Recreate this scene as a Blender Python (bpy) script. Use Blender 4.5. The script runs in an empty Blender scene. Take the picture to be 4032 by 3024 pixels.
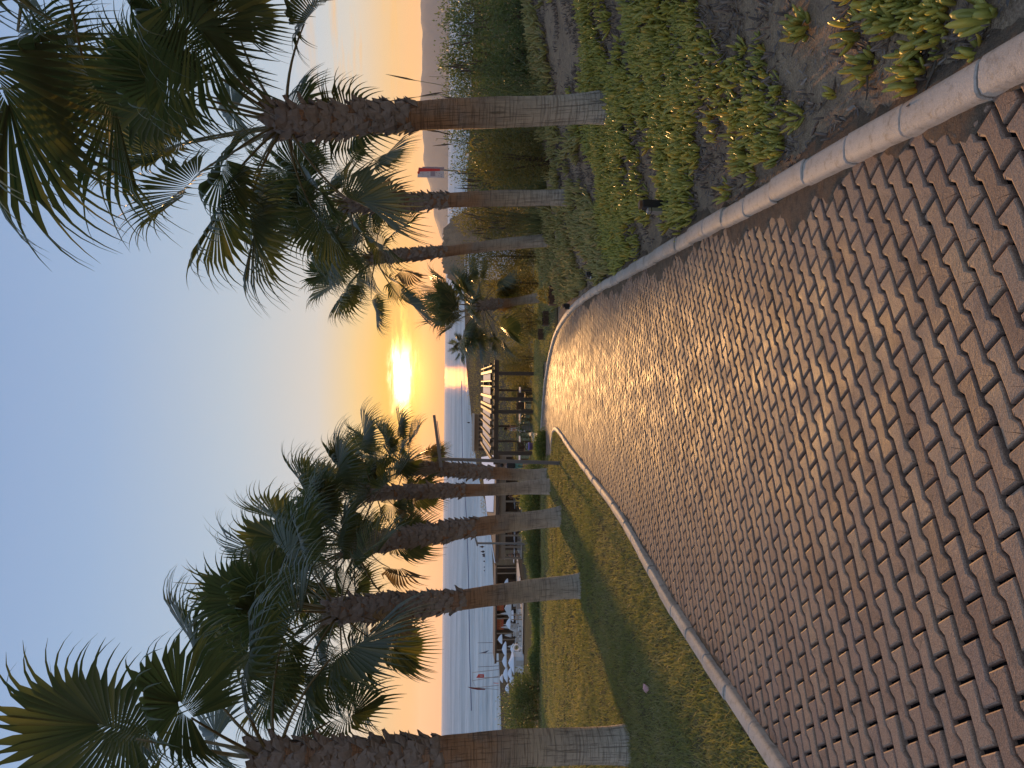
import bpy, math, random
import numpy as np
from mathutils import Matrix, Vector

rnd = random.Random(7)
rng = np.random.default_rng(7)
S = bpy.context.scene
COL = S.collection
R = math.radians

# ------------------------------------------------------------------ camera
F = 2912.0                      # focal length in photo pixels (photo 4032 wide)
PITCH, ROLL = R(5.32), R(0.56)
CAM = Vector((0, 0, 1.604))
_f = Vector((0, math.cos(PITCH), -math.sin(PITCH)))
_r0 = Vector((1, 0, 0)); _u0 = _r0.cross(_f)
_r = (_r0 * math.cos(ROLL) + _u0 * math.sin(ROLL)); _u = _r.cross(_f)
cam_d = bpy.data.cameras.new('camera'); cam = bpy.data.objects.new('camera', cam_d); COL.objects.link(cam)
M = Matrix.Identity(4)
for i in range(3):              # the phone was held upright, the frame is stored on its side
    M[i][0] = -_u[i]; M[i][1] = _r[i]; M[i][2] = -_f[i]; M[i][3] = CAM[i]
cam.matrix_world = M
cam_d.sensor_width = 36; cam_d.lens = 36 * F / 4032
cam_d.clip_start = 0.05; cam_d.clip_end = 40000
S.camera = cam

def ray(X, Y):
    """world direction (y = 1) of the sight line through photo pixel X, Y"""
    d = _f + (-_u) * ((X - 2016) / F) + _r * (-(Y - 1512) / F)
    return d / d.y
def at(X, Y, y):
    return CAM + ray(X, Y) * y

# ------------------------------------------------------------------ world, sun, exposure
SUN_EL, SUN_AZ = R(3.1), R(0.45)
def lin(c):
    return tuple(((v / 255) / 12.92 if v / 255 <= .04045 else ((v / 255 + .055) / 1.055) ** 2.4) for v in c)

class NT:
    def __init__(self, nt): self.t = nt
    def n(self, typ, **kw):
        nd = self.t.nodes.new(typ)
        ins = kw.pop('ins', {})
        for k, v in kw.items(): setattr(nd, k, v)
        for k, v in ins.items(): self.put(nd.inputs[k], v)
        return nd
    def put(self, sock, v):
        if isinstance(v, bpy.types.NodeSocket): self.t.links.new(v, sock)
        elif isinstance(v, bpy.types.Node): self.t.links.new(v.outputs[0], sock)
        else:
            if hasattr(sock.default_value, '__len__') and not hasattr(v, '__len__'): v = (v, v, v)
            if hasattr(v, '__len__') and len(v) == 3 and sock.type == 'RGBA': v = (*v, 1)
            sock.default_value = v
    def m(self, op, a, b=0.0, c=None, clamp=False):
        nd = self.t.nodes.new('ShaderNodeMath'); nd.operation = op; nd.use_clamp = clamp
        self.put(nd.inputs[0], a); self.put(nd.inputs[1], b)
        if c is not None: self.put(nd.inputs[2], c)
        return nd.outputs[0]
    def mix(self, fac, a, b, blend='MIX'):
        nd = self.t.nodes.new('ShaderNodeMix'); nd.data_type = 'RGBA'; nd.blend_type = blend
        self.put(nd.inputs[0], fac); self.put(nd.inputs[6], a); self.put(nd.inputs[7], b)
        return nd.outputs[2]
    def ramp(self, fac, stops, interp='LINEAR'):
        nd = self.t.nodes.new('ShaderNodeValToRGB'); nd.color_ramp.interpolation = interp
        el = nd.color_ramp.elements
        while len(el) > 1: el.remove(el[-1])
        for i, (p, c) in enumerate(stops):
            e = el[0] if i == 0 else el.new(p)
            e.position = p
            if not hasattr(c, '__len__'): c = (c, c, c)
            e.color = (*c, 1)
        self.put(nd.inputs[0], fac)
        return nd.outputs[0]
    def noise(self, vec, scale, detail=3, rough=.55, out=0):
        nd = self.n('ShaderNodeTexNoise', ins={'Scale': scale, 'Detail': detail, 'Roughness': rough})
        if vec is not None: self.put(nd.inputs['Vector'], vec)
        return nd.outputs[out]

W = bpy.data.worlds.new('World'); S.world = W; W.use_nodes = True
wt = W.node_tree; wt.nodes.clear(); w = NT(wt)
out = w.n('ShaderNodeOutputWorld'); bg = w.n('ShaderNodeBackground')
wt.links.new(bg.outputs[0], out.inputs[0])
tc = w.n('ShaderNodeTexCoord')
sep = w.n('ShaderNodeSeparateXYZ', ins={0: tc.outputs['Generated']})
el = w.m('MULTIPLY', w.m('ARCSINE', sep.outputs[2]), 180 / math.pi)
az = w.m('SUBTRACT', w.m('MULTIPLY', w.m('ARCTAN2', sep.outputs[0], sep.outputs[1]), 180 / math.pi), math.degrees(SUN_AZ))
fac = w.m('DIVIDE', w.m('ADD', el, 5), 95, clamp=True)          # -5..90 degrees
def P(e): return (e + 5) / 95
side = w.ramp(fac, [(P(-4), lin((210, 170, 140))), (P(0), lin((255, 180, 112))), (P(2.2), lin((252, 192, 122))), (P(4.2), lin((240, 202, 150))),
                    (P(6.4), lin((218, 212, 200))), (P(9.5), lin((194, 208, 220))), (P(16), lin((174, 196, 218))),
                    (P(24), lin((155, 183, 218))), (P(31), lin((143, 171, 212))), (P(50), lin((144, 171, 212))), (P(90), lin((146, 172, 211)))])
front = w.ramp(fac, [(P(-4), lin((215, 150, 80))), (P(0), lin((246, 142, 24))), (P(2), lin((250, 160, 30))), (P(4.5), lin((243, 186, 84))),
                     (P(6.8), lin((230, 202, 150))), (P(9.5), lin((206, 206, 202))), (P(15), lin((184, 200, 214))),
                     (P(24), lin((155, 182, 217))), (P(31), lin((143, 171, 212))), (P(50), lin((144, 171, 212))), (P(90), lin((146, 172, 211)))])
az2 = w.m('POWER', w.m('DIVIDE', az, 13.0), 2)
ffr = w.m('POWER', math.e, w.m('MULTIPLY', az2, -1))
base = w.mix(ffr, side, front)
# thin cloud bands, low over the horizon
cv = w.n('ShaderNodeCombineXYZ', ins={0: w.m('MULTIPLY', az, .11), 1: w.m('MULTIPLY', el, 1.0), 2: 3.7})
n1 = w.noise(cv, 1.0, 5, .6)
n2 = w.noise(w.n('ShaderNodeCombineXYZ', ins={0: w.m('MULTIPLY', az, .30), 1: w.m('MULTIPLY', el, 1.6), 2: 8.1}), 1.0, 6, .65)
band = w.ramp(w.m('DIVIDE', el, 12, clamp=True), [(0.05, 0.0), (.2, 1.0), (.62, .8), (.9, 0.0)])
cl = w.m('MULTIPLY', w.ramp(n1, [(.5, 0.0), (.66, 1.0)]), band)
cl_side = w.m('MULTIPLY', cl, w.ramp(w.m('DIVIDE', w.m('ADD', az, 40), 80, clamp=True), [(.05, .25), (.45, .15), (.60, .3), (.78, 1.0)]))
base = w.mix(w.m('MULTIPLY', cl_side, .75), base, lin((250, 196, 120)))
# the sun behind its cloud: white core cut by streaks, yellow veil below
de = w.m('SUBTRACT', el, w.m('ADD', math.degrees(SUN_EL), w.m('MULTIPLY', w.m('SUBTRACT', n2, .5), 2.6)))
core = w.m('POWER', math.e, w.m('MULTIPLY', -1, w.m('ADD', w.m('POWER', w.m('DIVIDE', az, 1.6), 2), w.m('POWER', w.m('DIVIDE', de, .58), 2))))
streak = w.m('POWER', math.e, w.m('MULTIPLY', -1, w.m('ADD', w.m('POWER', w.m('DIVIDE', az, 4.2), 2), w.m('POWER', w.m('DIVIDE', de, .42), 2))))
streak = w.m('MULTIPLY', streak, w.ramp(n2, [(.38, 0.0), (.62, 1.0)]))
dl = w.m('SUBTRACT', el, 2.2)
veil = w.m('POWER', math.e, w.m('MULTIPLY', -1, w.m('ADD', w.m('POWER', w.m('DIVIDE', az, 3.0), 2), w.m('POWER', w.m('DIVIDE', dl, 1.25), 2))))
wide = w.m('POWER', math.e, w.m('MULTIPLY', -1, w.m('ADD', w.m('POWER', w.m('DIVIDE', az, 7.0), 2), w.m('POWER', w.m('DIVIDE', w.m('SUBTRACT', el, 3.4), 2.6), 2))))
def addc(a, f, c):
    return w.mix(1.0, a, w.mix(f, (0, 0, 0), c), 'ADD')
base = addc(base, wide, (.10, .06, .0))
base = w.mix(w.m('MULTIPLY', veil, .85), base, (1.7, 1.02, .07))
base = addc(base, streak, (2.2, 1.4, .22))
base = addc(base, core, (9.0, 7.2, 4.4))
sky = w.n('ShaderNodeTexSky', sky_type='NISHITA', sun_disc=False, sun_elevation=SUN_EL, sun_rotation=SUN_AZ, altitude=10, air_density=1.0, dust_density=1.5, ozone_density=1.0)
nish = w.mix(1.0, sky.outputs[0], (.06, .06, .06), 'MULTIPLY')
SKY_NISHITA = 0.06
base = w.mix(SKY_NISHITA, base, nish)
wt.links.new(base, bg.inputs[0]); bg.inputs[1].default_value = 1.0
W.cycles.sampling_method = 'MANUAL'; W.cycles.sample_map_resolution = 2048

sun_d = bpy.data.lights.new('sun', 'SUN'); sun_o = bpy.data.objects.new('sun', sun_d); COL.objects.link(sun_o)
sun_d.energy = 5.0; sun_d.angle = R(1.6); sun_d.color = (1.0, .52, .18)
sd = Vector((math.sin(SUN_AZ) * math.cos(SUN_EL), math.cos(SUN_AZ) * math.cos(SUN_EL), math.sin(SUN_EL)))
sun_o.rotation_euler = sd.to_track_quat('Z', 'Y').to_euler()
S.view_settings.view_transform = 'Standard'; S.view_settings.look = 'None'
S.view_settings.exposure = 0.0; S.view_settings.gamma = 1.0; S.view_settings.use_curve_mapping = False
S.render.engine = 'CYCLES'
S.cycles.use_denoising = True
S.cycles.max_bounces = 8; S.cycles.diffuse_bounces = 4; S.cycles.glossy_bounces = 3; S.cycles.transmission_bounces = 4
S.cycles.transparent_max_bounces = 8; S.cycles.volume_bounces = 1
S.cycles.sample_clamp_indirect = 4.0

# ------------------------------------------------------------------ object helpers
def tag(o, label=None, cat=None, group=None, kind=None):
    if label: o['label'] = label
    if cat: o['category'] = cat
    if group: o['group'] = group
    if kind: o['kind'] = kind
    return o
def empty(name, loc=(0, 0, 0), label=None, cat=None, group=None, rz=0):
    o = bpy.data.objects.new(name, None); COL.objects.link(o)
    o.empty_display_size = .2
    o.location = loc; o.rotation_euler = (0, 0, rz)
    return tag(o, label, cat, group)
def link(name, mesh, parent=None, loc=None, rot=None, scale=None):
    o = bpy.data.objects.new(name, mesh); COL.objects.link(o)
    if parent is not None: o.parent = parent
    if loc is not None: o.location = loc
    if rot is not None: o.rotation_euler = rot
    if scale is not None: o.scale = (scale,) * 3 if not hasattr(scale, '__len__') else scale
    return o

class MB:
    """gathers vertices and faces and links them as ONE mesh"""
    def __init__(self): self.v = []; self.f = []
    def add(self, vs, fs):
        b = len(self.v); self.v.extend([tuple(p) for p in vs]); self.f.extend([tuple(b + i for i in q) for q in fs]); return self
    def box(self, c, s, rz=0.0, rx=0.0, ry=0.0):
        hx, hy, hz = s[0] / 2, s[1] / 2, s[2] / 2
        m = Matrix.Translation(c) @ Matrix.Rotation(rz, 4, 'Z') @ Matrix.Rotation(ry, 4, 'Y') @ Matrix.Rotation(rx, 4, 'X')
        vs = [m @ Vector((x, y, z)) for x in (-hx, hx) for y in (-hy, hy) for z in (-hz, hz)]
        return self.add(vs, [(0, 1, 3, 2), (4, 6, 7, 5), (0, 4, 5, 1), (2, 3, 7, 6), (0, 2, 6, 4), (1, 5, 7, 3)])
    def bbox(self, c, s, b=.006, rz=0.0):
        """box with chamfered edges"""
        m = Matrix.Translation(c) @ Matrix.Rotation(rz, 4, 'Z')
        hx, hy, hz = s[0] / 2, s[1] / 2, s[2] / 2
        rings = []
        for z, i in ((-hz, b), (-hz + b, 0), (hz - b, 0), (hz, b)):
            x, y = hx - i, hy - i
            rings.append([(-x, -y + b, z), (-x + b, -y, z), (x - b, -y, z), (x, -y + b, z), (x, y - b, z), (x - b, y, z), (-x + b, y, z), (-x, y - b, z)])
        vs = [m @ Vector(p) for r_ in rings for p in r_]
        fs = [tuple(range(7, -1, -1)), tuple(range(24, 32))]
        for k in range(3):
            for i in range(8):
                fs.append((k * 8 + i, k * 8 + (i + 1) % 8, k * 8 + 8 + (i + 1) % 8, k * 8 + 8 + i))
        return self.add(vs, fs)
    def tube(self, pts, rads, n=6, cap=True):
        pts = [Vector(p) for p in pts]
        if not hasattr(rads, '__len__'): rads = [rads] * len(pts)
        vs = []; fs = []
        for i, p in enumerate(pts):
            a = pts[max(i - 1, 0)]; b = pts[min(i + 1, len(pts) - 1)]
            d = (b - a).normalized()
            ref = Vector((0, 0, 1)) if abs(d.z) < .9 else Vector((1, 0, 0))
            s = d.cross(ref).normalized(); t = d.cross(s)
            for k in range(n):
                an = 2 * math.pi * k / n
                vs.append(p + (s * math.cos(an) + t * math.sin(an)) * rads[i])
        for i in range(len(pts) - 1):
            for k in range(n):
                fs.append((i * n + k, i * n + (k + 1) % n, i * n + n + (k + 1) % n, i * n + n + k))
        if cap:
            fs.append(tuple(range(n - 1, -1, -1))); fs.append(tuple((len(pts) - 1) * n + k for k in range(n)))
        return self.add(vs, fs)
    def lathe(self, prof, n=16, c=(0, 0, 0), sq=1.0):
        vs = []; fs = []
        for r_, z in prof:
            for k in range(n):
                a = 2 * math.pi * k / n
                vs.append((c[0] + r_ * math.cos(a), c[1] + r_ * math.sin(a) * sq, c[2] + z))
        for i in range(len(prof) - 1):
            for k in range(n):
                fs.append((i * n + k, i * n + (k + 1) % n, i * n + n + (k + 1) % n, i * n + n + k))
        fs.append(tuple(range(n - 1, -1, -1))); fs.append(tuple((len(prof) - 1) * n + k for k in range(n)))
        return self.add(vs, fs)
    def mesh(self, name, mat=None, smooth=False):
        me = bpy.data.meshes.new(name); me.from_pydata(self.v, [], self.f)
        if mat: me.materials.append(mat)
        if smooth: me.polygons.foreach_set('use_smooth', [True] * len(me.polygons))
        me.update(); return me
    def build(self, name, mat=None, parent=None, smooth=False, **kw):
        return link(name, self.mesh(name, mat, smooth), parent, **kw)

def np_mesh(name, v, f, mat=None, smooth=False):
    """fast mesh of equal-sized faces from numpy arrays"""
    me = bpy.data.meshes.new(name)
    k = f.shape[1]
    me.vertices.add(len(v)); me.vertices.foreach_set('co', np.ascontiguousarray(v, dtype=np.float32).ravel())
    me.loops.add(f.size); me.loops.foreach_set('vertex_index', np.ascontiguousarray(f, dtype=np.int32).ravel())
    me.polygons.add(len(f)); me.polygons.foreach_set('loop_start', np.arange(0, f.size, k, dtype=np.int32))
    me.polygons.foreach_set('loop_total', np.full(len(f), k, dtype=np.int32))
    if smooth: me.polygons.foreach_set('use_smooth', np.ones(len(f), dtype=bool))
    if mat: me.materials.append(mat)
    me.update(calc_edges=True); me.validate(); return me
def vattr(me, name, vals):
    a = me.attributes.new(name, 'FLOAT', 'POINT'); a.data.foreach_set('value', np.ascontiguousarray(vals, dtype=np.float32))

# ------------------------------------------------------------------ materials
def newmat(name):
    m = bpy.data.materials.new(name); m.use_nodes = True
    nt = m.node_tree; nt.nodes.clear(); n = NT(nt)
    o = n.n('ShaderNodeOutputMaterial')
    b = n.n('ShaderNodeBsdfPrincipled'); nt.links.new(b.outputs[0], o.inputs[0])
    return m, n, b, o
def bump(n, b, h, strength=.5, dist=.01):
    bp = n.n('ShaderNodeBump', ins={'Strength': strength, 'Distance': dist, 'Height': h})
    n.t.links.new(bp.outputs[0], b.inputs['Normal'])
def plain(name, col, rough=.6, var=.25, scale=20, metal=0.0, bmp=0.0, spec=.5):
    m, n, b, o = newmat(name)
    g = n.n('ShaderNodeTexCoord').outputs['Object']
    ns = n.noise(g, scale, 4, .6)
    c = n.mix(ns, tuple(v * (1 - var) for v in col), tuple(min(1, v * (1 + var)) for v in col))
    n.put(b.inputs['Base Color'], c); b.inputs['Roughness'].default_value = rough; b.inputs['Metallic'].default_value = metal
    b.inputs['Specular IOR Level'].default_value = spec
    if bmp: bump(n, b, ns, bmp, .01)
    return m
def leafmat(name, c0, c1, c2=None, trans=.35, rough=.45, spec=.4, attr='tint'):
    """foliage: colour varies with the per-leaf attribute and the object, part of the light passes through"""
    m, n, b, o = newmat(name)
    a = n.n('ShaderNodeAttribute', attribute_name=attr)
    oi = n.n('ShaderNodeObjectInfo')
    t = n.m('FRACT', n.m('ADD', a.outputs['Fac'], n.m('MULTIPLY', oi.outputs['Random'], .35)))
    t = n.m('ADD', n.m('MULTIPLY', t, .8), n.m('MULTIPLY', n.noise(n.n('ShaderNodeNewGeometry').outputs['Position'], 1.3, 2), .25))
    stops = [(.1, c0), (.75, c1)] + ([(.97, c2)] if c2 else [])
    c = n.ramp(t, stops)
    n.put(b.inputs['Base Color'], c); b.inputs['Roughness'].default_value = rough; b.inputs['Specular IOR Level'].default_value = spec
    tr = n.n('ShaderNodeBsdfTranslucent', ins={0: n.mix(1.0, c, (1.5, 1.6, .9), 'MULTIPLY')})
    ms = n.n('ShaderNodeMixShader', ins={0: trans, 1: b.outputs[0], 2: tr.outputs[0]})
    n.t.links.new(ms.outputs[0], o.inputs[0])
    return m

MAT = {}
def paver_material():
    m, n, b, o = newmat('paver_concrete')
    a = n.n('ShaderNodeAttribute', attribute_name='tint'); oi = n.n('ShaderNodeObjectInfo')
    pos = n.n('ShaderNodeNewGeometry').outputs['Position']
    t = n.m('FRACT', n.m('ADD', a.outputs['Fac'], oi.outputs['Random']))
    c = n.ramp(t, [(0, (.25, .15, .10)), (.3, (.33, .205, .135)), (.55, (.37, .24, .16)), (.8, (.29, .19, .14)), (1, (.41, .265, .165))])
    big = n.noise(pos, .9, 3, .6)
    c = n.mix(n.ramp(big, [(.35, 0.0), (.7, .55)]), c, (.29, .20, .155))
    grain = n.noise(pos, 230, 3, .75)
    c = n.mix(.95, c, n.ramp(grain, [(.28, .42), (.5, 1.0), (.74, 1.75)]), 'MULTIPLY')
    stain = n.ramp(n.noise(pos, 11, 4, .65), [(.56, 0.0), (.74, .55)])
    c = n.mix(stain, c, (.10, .075, .06))
    n.put(b.inputs['Base Color'], c)
    n.put(b.inputs['Roughness'], n.ramp(n.noise(pos, 5, 3), [(.3, .54), (.7, .76)]))
    b.inputs['Specular IOR Level'].default_value = .08
    h = n.m('ADD', n.m('MULTIPLY', grain, .6), n.m('MULTIPLY', n.noise(pos, 60, 3), 1.0))
    bump(n, b, h, .55, .004)
    return m
MAT['paver'] = paver_material()
def soil_material(name, a, b_, c_, scale=1.0):
    m, n, b, o = newmat(name)
    pos = n.n('ShaderNodeNewGeometry').outputs['Position']
    big = n.noise(pos, .8 * scale, 5, .65); mid = n.noise(pos, 9 * scale, 5, .7); fine = n.noise(pos, 90 * scale, 3, .7)
    c = n.mix(n.ramp(big, [(.35, 0.0), (.65, 1.0)]), a, b_)
    c = n.mix(n.ramp(mid, [(.45, 0.0), (.7, .8)]), c, c_)
    c = n.mix(.7, c, n.ramp(fine, [(.25, .5), (.5, 1.0), (.8, 1.6)]), 'MULTIPLY')
    n.put(b.inputs['Base Color'], c); b.inputs['Roughness'].default_value = .95; b.inputs['Specular IOR Level'].default_value = 0.0
    bump(n, b, n.m('ADD', mid, n.m('MULTIPLY', fine, .5)), .9, .04)
    return m
MAT['soil'] = soil_material('bank_soil', (.40, .275, .175), (.48, .335, .21), (.27, .19, .135))
MAT['joint'] = soil_material('joint_sand', (.026, .021, .021), (.036, .029, .028), (.018, .015, .017), 3)
MAT['lawn'] = soil_material('lawn_ground', (.15, .12, .06), (.20, .15, .08), (.08, .075, .035))
MAT['sand'] = soil_material('beach_sand', (.13, .095, .062), (.10, .078, .045), (.065, .055, .035), .15)
MAT['drift'] = soil_material('drifted_soil', (.25, .175, .115), (.30, .21, .14), (.15, .115, .09), 2)
def kerb_material():
    m, n, b, o = newmat('kerb_concrete')
    pos = n.n('ShaderNodeNewGeometry').outputs['Position']; oi = n.n('ShaderNodeObjectInfo')
    c = n.ramp(oi.outputs['Random'], [(0, (.50, .41, .33)), (.5, (.56, .46, .37)), (1, (.46, .39, .33))])
    c = n.mix(n.ramp(n.noise(pos, 3, 4, .6), [(.45, 0.0), (.65, .6)]), c, (.40, .30, .22))
    c = n.mix(n.ramp(n.noise(pos, 24, 4, .7), [(.52, 0.0), (.70, .7)]), c, (.27, .205, .15))
    c = n.mix(.5, c, n.ramp(n.noise(pos, 260, 2), [(.3, .7), (.7, 1.3)]), 'MULTIPLY')
    n.put(b.inputs['Base Color'], c); b.inputs['Roughness'].default_value = .7
    bump(n, b, n.noise(pos, 120, 4, .7), .5, .006)
    return m
MAT['kerb'] = kerb_material()
def trunk_material():
    m, n, b, o = newmat('palm_bark')
    a = n.n('ShaderNodeAttribute', attribute_name='hgt')           # 0 at the foot, 1 where the leaf bases begin
    ang = n.n('ShaderNodeAttribute', attribute_name='ang')
    z = n.n('ShaderNodeAttribute', attribute_name='zz')
    oi = n.n('ShaderNodeObjectInfo')
    pos = n.n('ShaderNodeNewGeometry').outputs['Position']
    ring = n.noise(n.n('ShaderNodeCombineXYZ', ins={0: n.m('MULTIPLY', ang.outputs['Fac'], .25), 1: n.m('MULTIPLY', z.outputs['Fac'], 48), 2: n.m('MULTIPLY', oi.outputs['Random'], 50)}), 1.0, 4, .6)
    crack = n.noise(n.n('ShaderNodeCombineXYZ', ins={0: n.m('MULTIPLY', ang.outputs['Fac'], 7.0), 1: n.m('MULTIPLY', z.outputs['Fac'], 2.2), 2: n.m('MULTIPLY', oi.outputs['Random'], 31)}), 1.0, 4, .65)
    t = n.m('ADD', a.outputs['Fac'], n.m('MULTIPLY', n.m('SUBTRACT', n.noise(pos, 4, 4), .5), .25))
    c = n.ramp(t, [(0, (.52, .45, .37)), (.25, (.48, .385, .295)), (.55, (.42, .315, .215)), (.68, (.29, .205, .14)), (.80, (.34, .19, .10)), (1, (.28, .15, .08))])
    c = n.mix(n.ramp(n.noise(pos, 3.2, 4, .6), [(.5, 0.0), (.68, .6)]), c, (.26, .21, .17))
    lines = n.m('MULTIPLY', n.ramp(ring, [(.34, .62), (.5, 1.0)]), n.ramp(crack, [(.36, .5), (.44, 1.0)]))
    c = n.mix(.9, c, n.mix(1.0, lines, 1.15, 'MULTIPLY'), 'MULTIPLY')
    n.put(b.inputs['Base Color'], c); b.inputs['Roughness'].default_value = .85; b.inputs['Specular IOR Level'].default_value = .25
    bump(n, b, lines, .8, .02)
    return m
MAT['trunk'] = trunk_material()
MAT['boot'] = plain('leaf_base', (.27, .225, .195), .8, .55, 9, bmp=.4, spec=.25)
MAT['frond'] = leafmat('palm_leaf', (.055, .075, .036), (.095, .11, .05), (.18, .16, .06), .30, .40, .5)
MAT['dead'] = leafmat('dry_palm_leaf', (.16, .10, .05), (.24, .15, .07), None, .25, .7, .2)
MAT['petiole'] = plain('palm_stalk', (.16, .12, .045), .5, .35, 12)
MAT['ice'] = leafmat('ice_plant_leaf', (.30, .31, .075), (.56, .49, .10), (.60, .40, .06), .25, .35, .5)
MAT['icedull'] = leafmat('ice_plant_dull', (.32, .29, .10), (.50, .42, .15), (.50, .36, .16), .25, .5, .4)
MAT['grass'] = leafmat('grass_blade', (.17, .19, .06), (.31, .27, .12), (.42, .34, .20), .35, .6, .3)
MAT['shrub'] = leafmat('shrub_leaf', (.08, .11, .045), (.17, .20, .08), None, .3, .5, .35)
MAT['shrub_olive'] = leafmat('shrub_olive_leaf', (.12, .115, .04), (.25, .20, .07), None, .35, .55, .3)
MAT['shrub_bright'] = leafmat('shrub_bright_leaf', (.09, .12, .035), (.20, .22, .07), None, .35, .5, .3)
MAT['reed'] = leafmat('reed_blade', (.16, .17, .08), (.30, .26, .13), (.38, .29, .15), .35, .6, .3)
MAT['stem'] = plain('woody_stem', (.10, .07, .045), .85, .3, 14)
MAT['debris'] = leafmat('dry_debris', (.10, .085, .075), (.24, .18, .14), (.36, .29, .23), .0, .9, .2)
MAT['post'] = plain('grey_painted_steel', (.20, .19, .185), .45, .12, 8, metal=.2)
MAT['black'] = plain('black_plastic', (.018, .018, .02), .5, .2, 20)
MAT['silver'] = plain('brushed_steel', (.45, .45, .45), .35, .15, 40, metal=.8)
MAT['wood'] = plain('dark_timber', (.075, .048, .03), .65, .35, 6)
MAT['planter'] = plain('brown_planter_wood', (.13, .065, .035), .7, .3, 8)
MAT['white'] = plain('white_paint', (.72, .74, .78), .6, .06, 4)
MAT['canvas'] = plain('white_canvas', (.70, .71, .74), .8, .08, 3)
MAT['canvas_old'] = plain('grey_white_canvas', (.52, .49, .46), .85, .12, 4)
MAT['wall'] = plain('beige_render', (.26, .195, .14), .85, .1, 2)
MAT['roofdark'] = plain('brown_roof_felt', (.10, .065, .045), .85, .25, 1.5)
MAT['inner'] = plain('dark_interior', (.045, .03, .022), .8, .2, 2)  # near-black brown puts the shade of rooms and openings into the colour
MAT['red'] = plain('red_cloth', (.62, .045, .035), .7, .15, 3)
MAT['orange'] = plain('orange_red_board', (.55, .10, .04), .6, .2, 2)
MAT['yellow'] = plain('yellow_paint', (.70, .42, .06), .6, .1, 4)
MAT['darkred'] = plain('dark_red_cloth', (.16, .02, .025), .7, .2, 4)
MAT['bluegrey'] = plain('slate_blue_cloth', (.10, .12, .19), .7, .2, 4)
MAT['skin'] = plain('skin', (.42, .23, .15), .55, .08, 10)
MAT['hair'] = plain('dark_hair', (.025, .017, .012), .6, .3, 30)
MAT['teal'] = plain('teal_patterned_cloth', (.16, .34, .30), .8, .8, 30)
MAT['linen'] = plain('white_linen', (.66, .66, .70), .8, .08, 10)
MAT['tan'] = plain('tan_timber', (.34, .24, .16), .7, .2, 5)
MAT['deck'] = plain('pale_deck_board', (.42, .35, .28), .75, .15, 3)
MAT['violet'] = plain('violet_plastic', (.17, .12, .36), .45, .1, 6)
MAT['pink'] = plain('pink_paper', (.75, .38, .36), .7, .1, 9)
MAT['sign'] = plain('pale_sign_board', (.62, .52, .50), .6, .1, 3)
MAT['mauve'] = plain('sign_motif_paint', (.34, .25, .27), .6, .1, 6)
MAT['motif'] = MAT['mauve']
def glassy():
    m, n, b, o = newmat('railing_glass')
    b.inputs['Base Color'].default_value = (.75, .85, .78, 1); b.inputs['Roughness'].default_value = .05
    tr = n.n('ShaderNodeBsdfTransparent', ins={0: (.82, .88, .8)})
    n.t.links.new(n.n('ShaderNodeMixShader', ins={0: .82, 1: b.outputs[0], 2: tr.outputs[0]}).outputs[0], o.inputs[0])
    return m
MAT['glass'] = glassy()
def water():
    m, n, b, o = newmat('sea_water')
    pos = n.n('ShaderNodeNewGeometry').outputs['Position']
    mp = n.n('ShaderNodeMapping', ins={0: pos, 'Scale': (.5, 1.0, 1.0)})
    w1 = n.noise(mp.outputs[0], .55, 4, .6); w2 = n.noise(mp.outputs[0], .06, 3, .5); w3 = n.noise(mp.outputs[0], .008, 4, .6)
    b.inputs['Specular IOR Level'].default_value = 0.0; b.inputs['Roughness'].default_value = .8
    mp2 = n.n('ShaderNodeMapping', ins={0: pos, 'Scale': (.035, .11, 1.0)}); w4 = n.noise(mp2.outputs[0], 1.0, 5, .7)
    mp3 = n.n('ShaderNodeMapping', ins={0: pos, 'Scale': (.18, .5, 1.0)}); w5 = n.noise(mp3.outputs[0], 1.0, 3, .7)
    c = n.mix(n.ramp(w3, [(.4, 0.0), (.6, 1.0)]), (.38, .45, .465), (.52, .57, .57))  # pale blue-grey base colour stands in for the sky's reflection
    c = n.mix(.8, c, n.ramp(n.m('ADD', n.m('MULTIPLY', w4, .6), n.m('MULTIPLY', w5, .4)), [(.36, .62), (.5, 1.0), (.64, 1.25)]), 'MULTIPLY')  # light and dark of the ripples painted as streaks in the colour
    n.put(b.inputs['Base Color'], c)
    gl = n.n('ShaderNodeBsdfGlossy', ins={'Color': (1.0, .62, .22), 'Roughness': .15})  # gold of the sun's glint put into the gloss colour
    bp = n.n('ShaderNodeBump', ins={'Strength': .8, 'Distance': 1.2, 'Height': n.m('ADD', n.m('MULTIPLY', w1, .6), n.m('MULTIPLY', w2, 3.0))})
    n.t.links.new(bp.outputs[0], gl.inputs['Normal']); n.t.links.new(bp.outputs[0], b.inputs['Normal'])
    n.t.links.new(n.n('ShaderNodeMixShader', ins={0: n.m('MULTIPLY', n.ramp(n.m('ADD', n.m('MULTIPLY', w4, .5), n.m('MULTIPLY', w5, .5)), [(.44, .08), (.58, 1.0)]), .008), 1: b.outputs[0], 2: gl.outputs[0]}).outputs[0], o.inputs[0])
    return m
MAT['sea'] = water()
MAT['hill'] = plain('hill_scrub', (.12, .105, .075), .9, .4, .004)
MAT['rock'] = soil_material('headland_rock', (.30, .20, .12), (.24, .16, .10), (.16, .12, .08), .25)

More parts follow.
